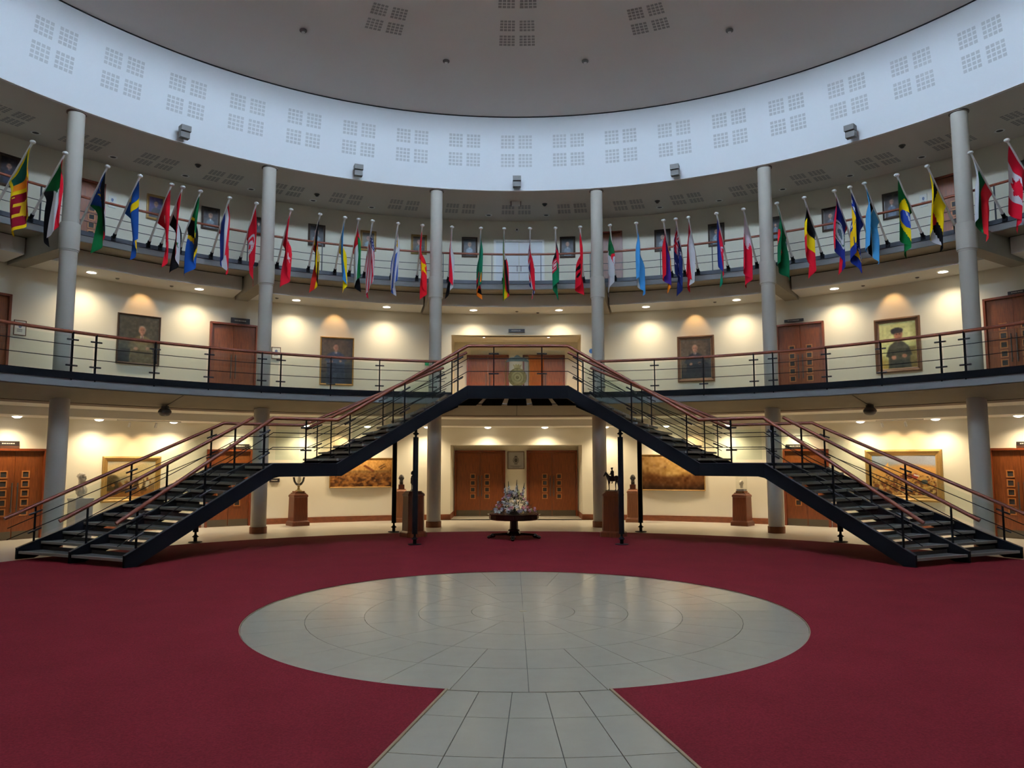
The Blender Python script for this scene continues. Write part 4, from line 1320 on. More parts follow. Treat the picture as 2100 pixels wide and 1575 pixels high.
def fl_brunei():
    c = F_canvas((244, 206, 10)); poly(c, [(0, 0), (0, 0.30), (1, 0.84), (1, 0.56)], WHT); poly(c, [(0, 0.26), (0, 0.50), (1, 1.04), (1, 0.80)], BLK); ell(c, 0.5, 0.5, 0.07, 0.24, (200, 30, 40)); ell(c, 0.5, 0.68, 0.14, 0.09, (200, 30, 40)); return c
def fl_canada():
    c = vs(F_canvas(WHT), [((200, 20, 44), 1), ((230, 224, 230), 2), ((200, 20, 44), 1)]); star(c, 0.5, 0.45, 0.30, (200, 20, 44), n=7, inner=0.55); rc(c, 0.49, 0.6, 0.51, 0.85, (200, 20, 44)); return c
FLAGS = [
 (65, 294, fl_srilanka, 'yellow edged flag with maroon panel and gold lion'), (132, 317, fl_sudan, 'red white black flag with dark green triangle'),
 (219, 345, fl_ssudan, 'black red green flag with blue triangle and yellow star'), (286, 364, lambda: cross((34, 78, 150), (250, 206, 20)), 'blue flag with yellow cross'),
 (351, 383, fl_swiss, 'red flag with white cross'), (374, 382, fl_syria, 'red white black flag with two green stars'),
 (410, 397, fl_tanzania, 'green and blue flag with yellow edged black diagonal band'), (470, 408, lambda: hs(F_canvas(RED), [(RED, 1), (WHT, 1), ((40, 60, 140), 2), (WHT, 1), (RED, 1)]), 'red white and blue five striped flag'),
 (525, 421, fl_tunisia, 'red flag with white disc holding crescent and star'), (596, 432, fl_turkey, 'red flag with large white crescent and star'),
 (656, 442, fl_uganda, 'black yellow red six striped flag'), (707, 450, lambda: hs(F_canvas(BLU), [((60, 140, 205), 1), ((250, 214, 10), 1)]), 'light blue over yellow flag'),
 (735, 452, fl_uae, 'green white black flag with red hoist band'), (764, 454, fl_usa, 'red and white striped flag with starry blue canton'),
 (816, 459, fl_uruguay, 'white and blue striped flag with golden sun'), (866, 465, lambda: star(F_canvas((214, 24, 36)), 0.5, 0.5, 0.3, YEL), 'plain red flag with one yellow star'),
 (927, 470, lambda: hs(F_canvas(RED), [((206, 20, 44), 1), (WHT, 1), (BLK, 1)]), 'plain red white black striped flag'), (986, 472, fl_zambia, 'green flag ending in red black and orange bars'),
 (1034, 473, fl_zimbabwe, 'green yellow red black striped flag with white triangle'), (1087, 474, lambda: union(F_canvas(BLU), 0, 0, 1, 1), 'dark blue flag with red and white crossed bands'),
 (1139, 471, fl_afghan, 'black red green upright striped flag with pale emblem'), (1190, 468, fl_albania, 'red flag with black two headed eagle'),
 (1251, 467, fl_algeria, 'half green half white flag with red crescent'), (1305, 461, fl_argentina, 'sky blue and white striped flag with small sun'),
 (1361, 454, lambda: hs(F_canvas(RED), [((208, 24, 40), 1), ((70, 40, 120), 1), ((240, 130, 20), 1)]), 'red blue orange striped flag'), (1386, 446, fl_australia, 'navy flag with crossed bands in the canton and white stars'),
 (1412, 446, lambda: hs(F_canvas(RED), [(RED, 1), (WHT, 1), (RED, 1)]), 'red white red striped flag'), (1470, 438, fl_azer, 'blue red green striped flag with white crescent'),
 (1525, 431, fl_bahrain, 'red flag with pale serrated hoist'), (1594, 420, fl_bangla, 'dark green flag with red disc'),
 (1650, 409, lambda: vs(F_canvas(BLK), [(BLK, 1), ((250, 212, 20), 1), ((206, 24, 44), 1)]), 'black yellow red upright striped flag'), (1712, 395, fl_belize, 'blue flag with red edges and white wreathed disc'),
 (1744, 386, fl_bosnia, 'blue flag with yellow triangle and white stars'), (1774, 380, fl_botswana, 'pale blue flag with white edged black stripe'),
 (1840, 356, fl_brazil, 'green flag with yellow diamond and blue globe'), (1903, 345, fl_brunei, 'yellow flag with white and black diagonal bands'),
 (1992, 315, lambda: hs(F_canvas(RED), [(WHT, 1), ((20, 92, 50), 1), ((200, 30, 40), 1)]), 'white green red striped flag'), (2067, 291, fl_canada, 'red and white flag with red maple leaf')]
RB, ZB_, RTp, ZTp = 14.50, 8.16, 13.05, 9.50
pole_me = MB().tube([(0, 0.0, 0.0), (0, RTp - RB, ZTp - ZB_)], 0.02, 10, rr=[0.032, 0.024]).mesh('pole', 'white_paint', 40)
_d = Vector((0, RTp - RB, ZTp - ZB_)).normalized()
_t = Vector((0, RTp - RB, ZTp - ZB_))
fin_me = MB().cyl(_t - _d * 0.005, _t + _d * 0.03, 0.026, 0.030, 12).ball(_t + _d * 0.055, (0.066, 0.066, 0.044), 14, 8).mesh('finial', 'white_paint', 50)
brk_me = MB().cyl(-_d * 0.02, _d * 0.14, 0.046, n=10).box((0, 0.0, -0.02), (0.11, 0.06, 0.12)).mesh('bracket', 'dark_steel', 40)
def flag_cloth(art, seed, sgn):
    rs = random.Random(seed)
    c = art()
    hoist = 1.10 * rs.uniform(0.97, 1.04); fly = 1.60 * rs.uniform(0.96, 1.04)
    n0 = 0.035
    ph = rs.uniform(0, 6.28); ph2 = rs.uniform(0, 6.28); amp = rs.uniform(0.14, 0.19); per = rs.uniform(0.7, 1.2)
    lean = rs.uniform(-0.06, 0.06)
    P = []
    for j in range(FH + 1):
        s = j / FH
        hp = _t - _d * (n0 + hoist * s)
        for i in range(FW + 1):
            t = i / FW
            e = t * t * (3 - 2 * t)
            g = min(1.0, t * 2.2); g = g * (2 - g)
            # outward run of the hoist is gathered towards the plumb line under the tip as the cloth falls
            y0 = _t.y - _d.y * n0
            run = hp.y - y0
            y = y0 + run * (1 - 0.52 * g * g * (3 - 2 * g)) + 0.03 * math.sin(ph2 + 5 * t) * g
            wv = math.sin(ph + 2 * math.pi * per * s + 1.4 * t)
            wv2 = math.sin(ph2 + 4 * math.pi * s + 3.0 * t)
            x = amp * g * (wv * 0.75 + wv2 * 0.25) * (0.35 + 0.65 * s ** 0.5) + lean * t
            y += 0.05 * g * math.cos(ph + 2 * math.pi * per * s * 1.3)
            drop = fly * t * (0.99 - 0.04 * math.sin(ph2 + 2.0 * s))
            z = hp.z - drop + 0.20 * s * t * (1 - 0.3 * t)
            P.append((x, y + 0.022, z))
    F = [(j * (FW + 1) + i, (j + 1) * (FW + 1) + i, (j + 1) * (FW + 1) + i + 1, j * (FW + 1) + i + 1) for j in range(FH) for i in range(FW)]
    me = bpy.data.meshes.new('cloth')
    me.from_pydata(P, [], F)
    paint_faces(me, c.reshape(-1, 3))
    me.polygons.foreach_set('use_smooth', [True] * len(me.polygons))
    me.materials.append(MATS['flag_cloth'])
    return me
for i, (px, py, art, lab) in enumerate(FLAGS):
    a, z = on_cyl(px, py, RTp)
    f = empty('flag', lab + ' on a white pole', 'flag', **at_wall(RB, a, ZB_), group='row of national flags')
    link('pole', pole_me, f); link('finial', fin_me, f); link('bracket', brk_me, f)
    link('cloth', flag_cloth(art, 100 + i * 7, 1), f)

# ------------------------------------------------------------------ pedestals, busts and statues
def chamf(hw, ch):
    return [(-hw + ch, -hw), (hw - ch, -hw), (hw, -hw + ch), (hw, hw - ch), (hw - ch, hw), (-hw + ch, hw), (-hw, hw - ch), (-hw, -hw + ch)]
def stack(levels):
    """levels: (half width, chamfer, z)"""
    m = MB(); P = []
    for hw, ch, z in levels: P += [(x, y, z) for x, y in chamf(hw, ch)]
    n = 8; F = [tuple(reversed(range(n)))]
    for k in range(len(levels) - 1):
        F += [(k * n + i, k * n + (i + 1) % n, (k + 1) * n + (i + 1) % n, (k + 1) * n + i) for i in range(n)]
    F.append(tuple(range((len(levels) - 1) * n, len(levels) * n)))
    return m.add(P, F)
def sculpt(name, mb, mat, parent, voxel=0.008, smooth=4, loc=None, rz=0.0):
    o = ob(name, mb, mat, parent, loc, rz, fix=True)
    r = o.modifiers.new('remesh', 'REMESH'); r.mode = 'VOXEL'; r.voxel_size = voxel; r.use_smooth_shade = True
    s = o.modifiers.new('smooth', 'SMOOTH'); s.factor = 0.5; s.iterations = smooth
    return o
def pedestal(loc, rz, h, hw, ch, mat, label, group=None, body='body', name='pedestal'):
    p = empty(name, label, 'pedestal', loc, rz, group)
    ob('plinth_base', stack([(hw + 0.055, ch, 0), (hw + 0.055, ch, 0.11), (hw + 0.045, ch, 0.13), (hw + 0.012, ch, 0.16)]), mat, p)
    ob('shaft', stack([(hw + 0.006, ch, 0.155), (hw - 0.006, ch, h - 0.14)]), mat, p)
    ob('cap', stack([(hw - 0.006, ch, h - 0.145), (hw + 0.012, ch, h - 0.12), (hw + 0.004, ch, h - 0.075), (hw - 0.05, ch, h - 0.02), (hw - 0.05, ch, h)]), mat, p)
    return p

def horse_mb(face):
    """small cast of a standing horse and rider, about 0.64 high, horse's head towards face (-1 or 1) along x"""
    m = MB(); f = face
    m.ball((0, 0, 0.315), (0.155, 0.062, 0.075), 14, 10)
    m.ball((f * 0.10, 0, 0.325), (0.075, 0.060, 0.082), 12, 8)
    m.ball((-f * 0.115, 0, 0.33), (0.075, 0.064, 0.078), 12, 8)
    m.cyl((f * 0.12, 0, 0.34), (f * 0.195, 0, 0.46), 0.058, 0.034, 10)
    m.ball((f * 0.20, 0, 0.462), (0.036, 0.028, 0.036))
    m.cyl((f * 0.20, 0, 0.468), (f * 0.262, 0, 0.392), 0.033, 0.019, 10)
    m.ball((f * 0.262, 0, 0.39), (0.02, 0.018, 0.022))
    for sy in (-1, 1): m.cyl((f * 0.195, sy * 0.014, 0.485), (f * 0.20, sy * 0.016, 0.525), 0.009, 0.003, 6)
    for x, sy, dx in ((0.105, 1, 0.02), (0.105, -1, -0.01), (-0.13, 1, -0.02), (-0.13, -1, 0.025)):
        hx = f * x; y = sy * 0.036
        m.cyl((hx, y, 0.29), (hx + f * dx, y, 0.155), 0.033, 0.017, 8)
        m.cyl((hx + f * dx, y, 0.16), (hx + f * (dx - 0.008), y, 0.035), 0.0155, 0.011, 8)
        m.cyl((hx + f * (dx - 0.008), y, 0.04), (hx + f * (dx + 0.006), y, 0.0), 0.012, 0.021, 8)
    m.tube([(-f * 0.18, 0, 0.36), (-f * 0.215, 0, 0.32), (-f * 0.225, 0, 0.23), (-f * 0.215, 0, 0.15)], 0.02, 8, rr=[0.014, 0.022, 0.022, 0.008])
    # rider
    m.cyl((0.0, 0, 0.365), (f * 0.008, 0, 0.515), 0.044, 0.050, 10)
    m.ball((f * 0.008, 0, 0.515), (0.042, 0.066, 0.03), 10, 8)
    m.cyl((f * 0.01, 0, 0.53), (f * 0.012, 0, 0.57), 0.016, 0.016, 8)
    m.ball((f * 0.016, 0, 0.588), (0.028, 0.025, 0.033))
    m.cyl((f * 0.012, 0, 0.605), (f * 0.012, 0, 0.625), 0.030, 0.035, 10)
    m.ball((f * 0.035, 0, 0.606), (0.022, 0.022, 0.006))
    for sy in (-1, 1):
        m.cyl((0.0, sy * 0.04, 0.385), (f * 0.075, sy * 0.075, 0.32), 0.032, 0.024, 8)
        m.cyl((f * 0.075, sy * 0.075, 0.325), (f * 0.045, sy * 0.08, 0.20), 0.022, 0.015, 8)
        m.ball((f * 0.06, sy * 0.08, 0.192), (0.03, 0.013, 0.012))
        m.cyl((f * 0.008, sy * 0.06, 0.51), (f * 0.03, sy * 0.07, 0.44), 0.019, 0.016, 8)
        m.cyl((f * 0.03, sy * 0.07, 0.445), (f * 0.095, sy * 0.03, 0.43), 0.016, 0.011, 8)
    m.tube([(f * 0.10, 0.03, 0.43), (f * 0.17, 0.03, 0.50)], 0.006, 6)
    return m
def head_mb(hair=False, scale=1.0, shoulders=False, face_dir=1.0):
    """life-like head, chin to crown 0.24; looks along -y"""
    m = MB()
    m.ball((0, 0, 0.16), (0.078, 0.098, 0.105), 16, 12)
    m.ball((0, -0.03, 0.10), (0.058, 0.068, 0.075), 14, 10)
    m.cyl((0, -0.088, 0.165), (0, -0.122, 0.125), 0.010, 0.019, 8)
    m.ball((0, -0.112, 0.122), (0.021, 0.017, 0.013))
    m.ball((0, -0.095, 0.182), (0.058, 0.02, 0.013))
    m.ball((0, -0.098, 0.088), (0.028, 0.014, 0.009)); m.ball((0, -0.092, 0.073), (0.024, 0.014, 0.008))
    m.ball((0, -0.088, 0.042), (0.028, 0.022, 0.02))
    for sx in (-1, 1):
        m.ball((sx * 0.080, 0.012, 0.145), (0.010, 0.022, 0.034))
        m.ball((sx * 0.048, -0.075, 0.125), (0.022, 0.02, 0.026))
    m.cyl((0, 0.018, 0.09), (0, 0.022, -0.06), 0.056, 0.062, 12)
    if hair:
        rs = random.Random(3)
        for _ in range(60):
            t = rs.uniform(0, 6.28); ph = rs.uniform(0.1, 1.45)
            x, y, z = 0.083 * math.sin(ph) * math.cos(t), 0.012 + 0.10 * math.sin(ph) * math.sin(t), 0.165 + 0.105 * math.cos(ph)
            if y < -0.055 and z < 0.225: continue
            m.ball((x, y, z), 0.021, 6, 5)
    if shoulders:
        m.ball((0, 0.035, -0.11), (0.20, 0.10, 0.085), 16, 10)
        m.ball((0, 0.01, -0.19), (0.155, 0.10, 0.12), 14, 10)
        m.ball((-0.11, -0.02, -0.17), (0.07, 0.07, 0.11)); m.ball((0.11, -0.02, -0.17), (0.07, 0.07, 0.11))
        m.cyl((-0.05, -0.06, -0.06), (0.03, -0.10, -0.26), 0.03, 0.02, 8); m.cyl((0.06, -0.06, -0.06), (-0.01, -0.10, -0.26), 0.03, 0.02, 8)
        m.cyl((0, 0.02, -0.26), (0, 0.02, -0.32), 0.075, 0.06, 14); m.cyl((0, 0.02, -0.315), (0, 0.02, -0.36), 0.06, 0.09, 14)
    return m

# two horsemen on tall plinths beside the stairs
for sg, px, lab, lab2 in ((-1, 846, 'tall dark wooden plinth under the left bronze horseman', 'bronze horse and rider statuette on the left tall plinth'),
                          (1, 1259, 'tall dark wooden plinth under the right bronze horseman', 'bronze horse and rider statuette on the right tall plinth')):
    p = on_z(px, 1101, 0.012)
    az = az_of(p)
    rz = -rad(az) + sg * rad(-18)
    H = 1.24
    pd = pedestal(Vector((p.x, p.y + 0.12, 0.0125)), rz, H, 0.245, 0.07, 'pedestal_wood', lab, 'horseman plinths')
    st = empty('horseman_statue', lab2, 'statue', Vector((p.x, p.y + 0.12, H + 0.013)), rz + (0.0 if sg > 0 else rad(70)), 'bronze horsemen')
    ob('bronze_base', MB().box((0, 0, 0.01), (0.38, 0.15, 0.02)), 'bronze', st)
    sculpt('horse_and_rider', horse_mb(-1), 'bronze', st, 0.0065, 3, loc=(0, 0, 0.018))
# two bronze heads by the wall
for px, lab, lab2 in ((824, 'slim oak pedestal under the left bronze head by the wall', 'bronze head on a wooden block left of the recess'),
                      (1297, 'slim oak pedestal under the right bronze head by the wall', 'bronze head on a wooden block right of the recess')):
    p = on_z(px, 1072, 0.0); az = az_of(p)
    loc = pol(15.9, az, 0)
    H = on_cyl(px, 1003, 15.7)[1]
    rz = -rad(az)
    pedestal(loc, rz, H, 0.19, 0.03, 'oak_light', lab, 'bronze head pedestals')
    b = empty('bronze_head', lab2, 'sculpture', loc + Vector((0, 0, H)), rz, 'bronze heads')
    ob('block', MB().box((0, 0, 0.075), (0.19, 0.19, 0.15)), 'pedestal_wood', b)
    sculpt('head', head_mb(), 'bronze', b, 0.008, 3, loc=(0, 0, 0.205)).scale = (1.08, 1.08, 1.08)
# glass trophies on oak pedestals
for px, yb, yt, rot, lab, kind_ in ((606, 1076, 1011, 12, 'oak pedestal with sloping top under the left glass trophy', 0), (1527, 1076, 1011, -12, 'oak pedestal with sloping top under the right glass case', 1)):
    p = on_z(px, yb, 0); az = az_of(p)
    loc = pol(15.75, az, 0)
    H = on_cyl(px, yt, 15.5)[1]
    rz = -rad(az) + rad(rot)
    pedestal(loc, rz, H, 0.235, 0.02, 'pedestal_wood', lab, 'trophy pedestals')
    base = loc + Vector((0, 0, H))
    if kind_ == 0:
        t = empty('glass_trophy', 'cut glass goblet trophy with frosted figure on the left oak pedestal', 'trophy', base, rz)
        ob('stand', MB().box((0, 0, 0.025), (0.30, 0.30, 0.05)), 'oak_light', t)
        ob('name_plate', MB().box((0, -0.155, 0.025), (0.16, 0.006, 0.035)), 'brass', t)
        ob('foot', MB().lathe([(0.11, 0.05), (0.10, 0.075), (0.05, 0.10), (0.03, 0.16), (0.045, 0.22)], 20), 'brass', t, smooth=40)
        ob('bowl', MB().lathe([(0.04, 0.21), (0.11, 0.26), (0.17, 0.36), (0.20, 0.50), (0.19, 0.50), (0.16, 0.37), (0.10, 0.28), (0.03, 0.23)], 24), 'display_glass', t, smooth=40)
        sculpt('frosted_figure', MB().cyl((0, 0, 0.22), (0, 0, 0.40), 0.05, 0.06, 10).ball((0.02, 0, 0.42), (0.07, 0.06, 0.09)).ball((0, -0.03, 0.50), (0.05, 0.05, 0.06)), 'marble_white', t, 0.01, 2)
    else:
        t = empty('glass_display_case', 'glass case with a small pale bust on the right oak pedestal', 'display case', base, rz)
        ob('stand', MB().box((0, 0, 0.025), (0.28, 0.28, 0.05)), 'oak_light', t)
        ob('name_plate', MB().box((0, -0.145, 0.02), (0.14, 0.006, 0.04)), 'brass', t)
        ob('plinth', MB().box((0, 0, 0.08), (0.24, 0.24, 0.07)), 'plinth_grey', t)
        sculpt('small_bust', head_mb(), 'marble_white', t, 0.009, 3, loc=(0, 0, 0.19)).scale = (0.8, 0.8, 0.8)
        m = MB()
        for sx in (-1, 1):
            m.add([(sx * 0.135, -0.135, 0.05), (sx * 0.135, 0.135, 0.05), (sx * 0.135, 0.135, 0.52), (sx * 0.135, -0.135, 0.52)], [(0, 1, 2, 3)])
            m.add([(-0.135, sx * 0.135, 0.05), (0.135, sx * 0.135, 0.05), (0.135, sx * 0.135, 0.52), (-0.135, sx * 0.135, 0.52)], [(0, 1, 2, 3)])
        m.add([(-0.135, -0.135, 0.52), (0.135, -0.135, 0.52), (0.135, 0.135, 0.52), (-0.135, 0.135, 0.52)], [(0, 1, 2, 3)])
        ob('glass_cover', m, 'display_glass', t)
# marble bust on a grey plinth behind the left stairs
a, zt = on_cyl(167, 1022, 15.6)
loc = pol(15.65, a, 0)
pl = empty('stone_plinth', 'grey square stone plinth under the marble bust at the left', 'pedestal', loc, -rad(a) + rad(6))
ob('shaft', stack([(0.23, 0.01, 0), (0.23, 0.01, zt - 0.05)]), 'plinth_grey', pl)
ob('cap', stack([(0.245, 0.012, zt - 0.05), (0.245, 0.012, zt)]), 'plinth_grey', pl)
bu = empty('marble_bust', 'pale marble bust of a curly haired man on the grey plinth', 'sculpture', loc + Vector((0, 0, zt)), -rad(a) + rad(38))
sculpt('bust', head_mb(True, shoulders=True), 'marble_white', bu, 0.010, 2, loc=(0, 0, 0.395)).scale = (1.08, 1.08, 1.08)

# ------------------------------------------------------------------ table and flowers
tp = on_z(1054, 1105, 0.012)
TH = 0.67
tb = empty('pedestal_table', 'round dark mahogany pedestal table standing on the crimson carpet', 'table', Vector((tp.x, tp.y, 0.0125)))
ob('table_top', MB().lathe([(0.02, TH - 0.16), (0.64, TH - 0.16), (0.665, TH - 0.13), (0.665, TH - 0.04), (0.70, TH - 0.035), (0.71, TH - 0.015), (0.695, TH), (0.02, TH)], 16), 'mahogany', tb)
ob('column', MB().lathe([(0.15, 0.20), (0.15, 0.24), (0.115, 0.26), (0.105, TH - 0.15)], 8), 'mahogany', tb)
ob('base_block', MB().lathe([(0.20, 0.09), (0.21, 0.15), (0.17, 0.19), (0.15, 0.205)], 8), 'mahogany', tb)
for k in range(4):
    t = rad(45 + 90 * k + 42)
    dx, dy = math.cos(t), math.sin(t)
    m = MB()
    n = Vector((-dy, dx, 0)) * 0.06
    def P(r, z): return Vector((dx * r, dy * r, z))
    m.hexa([P(0.12, 0.10) - n, P(0.12, 0.10) + n, P(0.55, 0.085) + n * .8, P(0.55, 0.085) - n * .8], [P(0.12, 0.17) - n, P(0.12, 0.17) + n, P(0.55, 0.14) + n * .8, P(0.55, 0.14) - n * .8])
    m.ball(P(0.56, 0.085), (0.07, 0.07, 0.06), 10, 8)
    m.tube([P(0.56, 0.08), P(0.63, 0.055), P(0.67, 0.04)], 0.04, 8, rr=[0.055, 0.045, 0.04])
    m.ball(P(0.67, 0.042), (0.05, 0.05, 0.042), 10, 8)
    ob('foot', m, 'mahogany', tb, smooth=50)
fa = empty('flower_arrangement', 'pyramid flower arrangement of white, pink and yellow blooms on the round table', 'flowers', Vector((tp.x, tp.y, TH + 0.0125)))
rs = random.Random(11)
ob('bowl', MB().lathe([(0.10, 0.0), (0.20, 0.04), (0.21, 0.07), (0.05, 0.07)], 16), 'fixture_dark', fa)
m = MB()
def env(z): return 0.58 * max(0.0, 1 - z / 0.60) ** 1.0 + 0.07
def leafquad(m, p, d, L, w):
    d = d.normalized(); s = d.cross(Vector((0, 0, 1))); s = s.normalized() if s.length > 1e-3 else Vector((1, 0, 0))
    mid = p + d * (L * 0.5) + Vector((0, 0, 0.01)); tip = p + d * L
    mid.z = max(mid.z, 0.012); tip.z = max(tip.z, 0.008)
    m.add([p, mid + s * w, tip, mid - s * w], [(0, 1, 2, 3)])
for _ in range(620):
    z = 0.03 + 0.55 * rs.random() ** 1.5; t = rs.uniform(0, 6.283); r = env(z) * rs.uniform(0.3, 1.0)
    p = Vector((r * math.cos(t), r * math.sin(t), z))
    leafquad(m, p, Vector((math.cos(t) + rs.uniform(-.5, .5), math.sin(t) + rs.uniform(-.5, .5), rs.uniform(-0.5, 0.7))), rs.uniform(0.07, 0.15), rs.uniform(0.012, 0.026))
fo = ob('foliage', m, 'leaf_dark', fa, fix=False); fo['kind'] = 'stuff'
def rose_me(mat):
    m = MB().ball((0, 0, 0.012), (0.030, 0.030, 0.024), 10, 6)
    for k in range(6):
        t = k * math.pi / 3
        m.ball((0.021 * math.cos(t), 0.021 * math.sin(t), 0.004), (0.019, 0.019, 0.016), 8, 5)
    return m.mesh('bloom', mat, 60)
def lily_me(mat):
    m = MB()
    for k in range(6):
        t = k * math.pi / 3
        d = Vector((math.cos(t), math.sin(t), 0.35)); s = Vector((-math.sin(t), math.cos(t), 0)) * 0.014
        m.add([(0, 0, 0), d * 0.03 + s, d * 0.062, d * 0.03 - s], [(0, 1, 2, 3)])
    m.ball((0, 0, 0.012), 0.008, 6, 4)
    return m.mesh('bloom', mat)
def puff_me(mat):
    m = MB(); r_ = random.Random(2)
    for _ in range(9): m.ball((r_.uniform(-.035, .035), r_.uniform(-.035, .035), r_.uniform(-.01, .025)), 0.017, 6, 4)
    return m.mesh('bloom', mat, 60)
kinds = [(rose_me('petal_white'), 10), (rose_me('petal_rose'), 8), (rose_me('petal_yellow'), 6), (lily_me('petal_pink'), 14), (lily_me('petal_white'), 6), (puff_me('petal_white'), 8), (puff_me('petal_lilac'), 8)]
from mathutils import Quaternion
for me_, cnt in kinds:
    for _ in range(cnt):
        z = 0.035 + 0.50 * rs.random() ** 1.3; t = rs.uniform(0, 6.283)
        if rs.random() < 0.72: t = -abs(t - math.pi)   # most face the front of the hall
        r = env(z) * rs.uniform(0.90, 1.05)
        o = link('bloom', me_, fa, (r * math.cos(t), r * math.sin(t), z + 0.02))
        d = Vector((math.cos(t), math.sin(t), 0.45 + z)).normalized()
        o.rotation_mode = 'QUATERNION'; o.rotation_quaternion = d.to_track_quat('Z', 'Y')
        sc = rs.uniform(0.85, 1.35); o.scale = (sc, sc, sc)
# tall flower spikes
for k, (x, y, h, lean) in enumerate(((-0.16, 0.0, 0.80, -0.10), (-0.10, -0.05, 0.84, -0.05), (0.02, 0.0, 0.88, 0.06), (0.16, 0.0, 0.80, 0.12), (0.06, -0.06, 0.70, 0.04))):
    sp = ob('stem', MB().tube([(x * 0.3, y * 0.3, 0.08), (x + lean * 0.4, y, h * 0.6), (x + lean, y, h)], 0.007, 5), 'leaf_dark', fa)
    m = MB(); m2 = MB()
    for i in range(9):
        t = 0.56 + 0.28 * i / 8
        c = Vector((x + lean * t, y, h * t))
        an = i * 2.4
        m.ball(c + Vector((math.cos(an) * 0.022, math.sin(an) * 0.022, 0)), (0.027 * (1.25 - t * .5), 0.027 * (1.25 - t * .5), 0.03), 7, 5)
    for i in range(5):
        t = 0.86 + 0.13 * i / 4
        c = Vector((x + lean * t, y, h * t)); m2.ball(c, (0.012 - 0.001 * i, 0.012 - 0.001 * i, 0.028), 6, 5)
    ob('flower_spike', m, 'petal_white', fa, smooth=60); ob('bud_tip', m2, 'leaf_dark', fa, smooth=60)

# ------------------------------------------------------------------ gong stand in the first floor recess
gy = 15.2
gx = on_y(1061, 770, gy).x
def gz(py): return on_y(1061, py, gy).z - Z1
gr = empty('gong_stand', 'brass ceremonial gong with crown hanging in a stand above the stair head', 'gong', Vector((gx, gy, Z1)))
hwid = (on_y(1085, 760, gy).x - on_y(1037, 760, gy).x) / 2
for sx in (-1, 1):
    ob('stand_post', MB().tube([(sx * hwid, 0, 0.06), (sx * hwid, 0, gz(742))], 0.014, 8), 'brass', gr, smooth=40)
    ob('stand_foot', MB().box((sx * hwid, 0, 0.03), (0.08, 0.45, 0.06)), 'mahogany', gr)
    ob('post_knob', MB().ball((sx * hwid, 0, gz(740)), 0.026), 'brass', gr, smooth=60)
ob('lower_rail', MB().box((0, 0, 0.2), (2 * hwid, 0.04, 0.05)), 'mahogany', gr)
zt_ = gz(729); zb_ = gz(741)
out = [(-hwid, zb_ - 0.03), (-hwid * 0.85, zb_ + 0.05), (-hwid * 0.6, zb_ + 0.13), (-hwid * 0.3, zb_ + 0.14), (-hwid * 0.12, zt_), (0, zt_ + 0.015), (hwid * 0.12, zt_), (hwid * 0.3, zb_ + 0.14), (hwid * 0.6, zb_ + 0.13), (hwid * 0.85, zb_ + 0.05), (hwid, zb_ - 0.03), (hwid * 0.55, zb_ + 0.0), (-hwid * 0.55, zb_ + 0.0)]
ob('crest_board', MB().extrude(out, -0.02, 0.02), 'shield_green', gr)
zc = gz(774); rg = (on_y(1080, 770, gy).x - on_y(1042, 770, gy).x) / 2
ob('gong_disc', MB().cyl((0, 0.02, zc), (0, -0.02, zc), rg, n=32), 'brass', gr, smooth=40)
m = MB()
for rr in (0.97, 0.70, 0.42):
    m.tube([(rg * rr * math.cos(t), -0.025, zc + rg * rr * math.sin(t)) for t in np.linspace(0, 2 * math.pi, 33)], 0.012, 6)
m.ball((0, -0.02, zc), (0.05, 0.03, 0.05), 10, 6)
for k in range(12):
    t = k * math.pi / 6; m.ball((rg * 0.84 * math.cos(t), -0.025, zc + rg * 0.84 * math.sin(t)), (0.03, 0.012, 0.03), 6, 4)
ob('gong_relief', m, 'brass', gr, smooth=50)
zk = gz(750)
m = MB().extrude([(-0.10, zk - 0.09), (0.10, zk - 0.09), (0.15, zk + 0.05), (0.08, zk + 0.0), (0.05, zk + 0.06), (0, zk + 0.015), (-0.05, zk + 0.06), (-0.08, zk + 0.0), (-0.15, zk + 0.05)], -0.02, 0.01)
ob('crown', m, 'brass', gr)

# ------------------------------------------------------------------ fittings
# floodlights at the foot of the drum
for px, py in ((379, 284), (735, 360), (1060, 383), (1384, 360), (1744, 283)):
    a, z = on_cyl(px, py, 13.08)
    z = max(z, ZU + 0.20)
    f = empty('floodlight', 'grey box floodlight at the foot of the drum, ' + {379: 'above the red flags at the left', 735: 'left of the centre', 1060: 'in the middle of the hall', 1384: 'right of the centre', 1744: 'above the blue flags at the right'}[px], 'light', **at_wall(13.07, a, z), group='drum floodlights')
    f.scale = (1.4, 1.2, 1.4)
    ob('housing', MB().box((0, 0.02, 0.055), (0.19, 0.20, 0.11)), 'fixture_grey', f)
    ob('gear_box', MB().box((0, 0.05, -0.065), (0.18, 0.14, 0.12)), 'fixture_grey', f)
    ob('bracket', MB().box((0, 0.13, -0.02), (0.06, 0.10, 0.06)), 'fixture_dark', f)
    ob('lens', MB().box((0, 0.02, 0.112), (0.16, 0.16, 0.004)), 'pane_dark', f)
# unlit fittings in the dome
for px, py in ((622, 61), (915, 124), (1200, 124), (1496, 61)):
    p = on_dome(px, py)
    f = empty('dome_light', 'small unlit round fitting in the dome, %s of the four' % {622: 'leftmost', 915: 'second from the left', 1200: 'second from the right', 1496: 'rightmost'}[px], 'light', p + Vector((0, 0, -0.01)), group='dome fittings')
    ob('body', MB().lathe([(0.10, 0.0), (0.10, -0.03), (0.07, -0.06), (0.02, -0.06)], 20), 'fixture_grey', f, smooth=40)
    ob('lens', MB().lathe([(0.002, -0.07), (0.05, -0.07), (0.05, -0.058)], 16), 'white_paint', f)
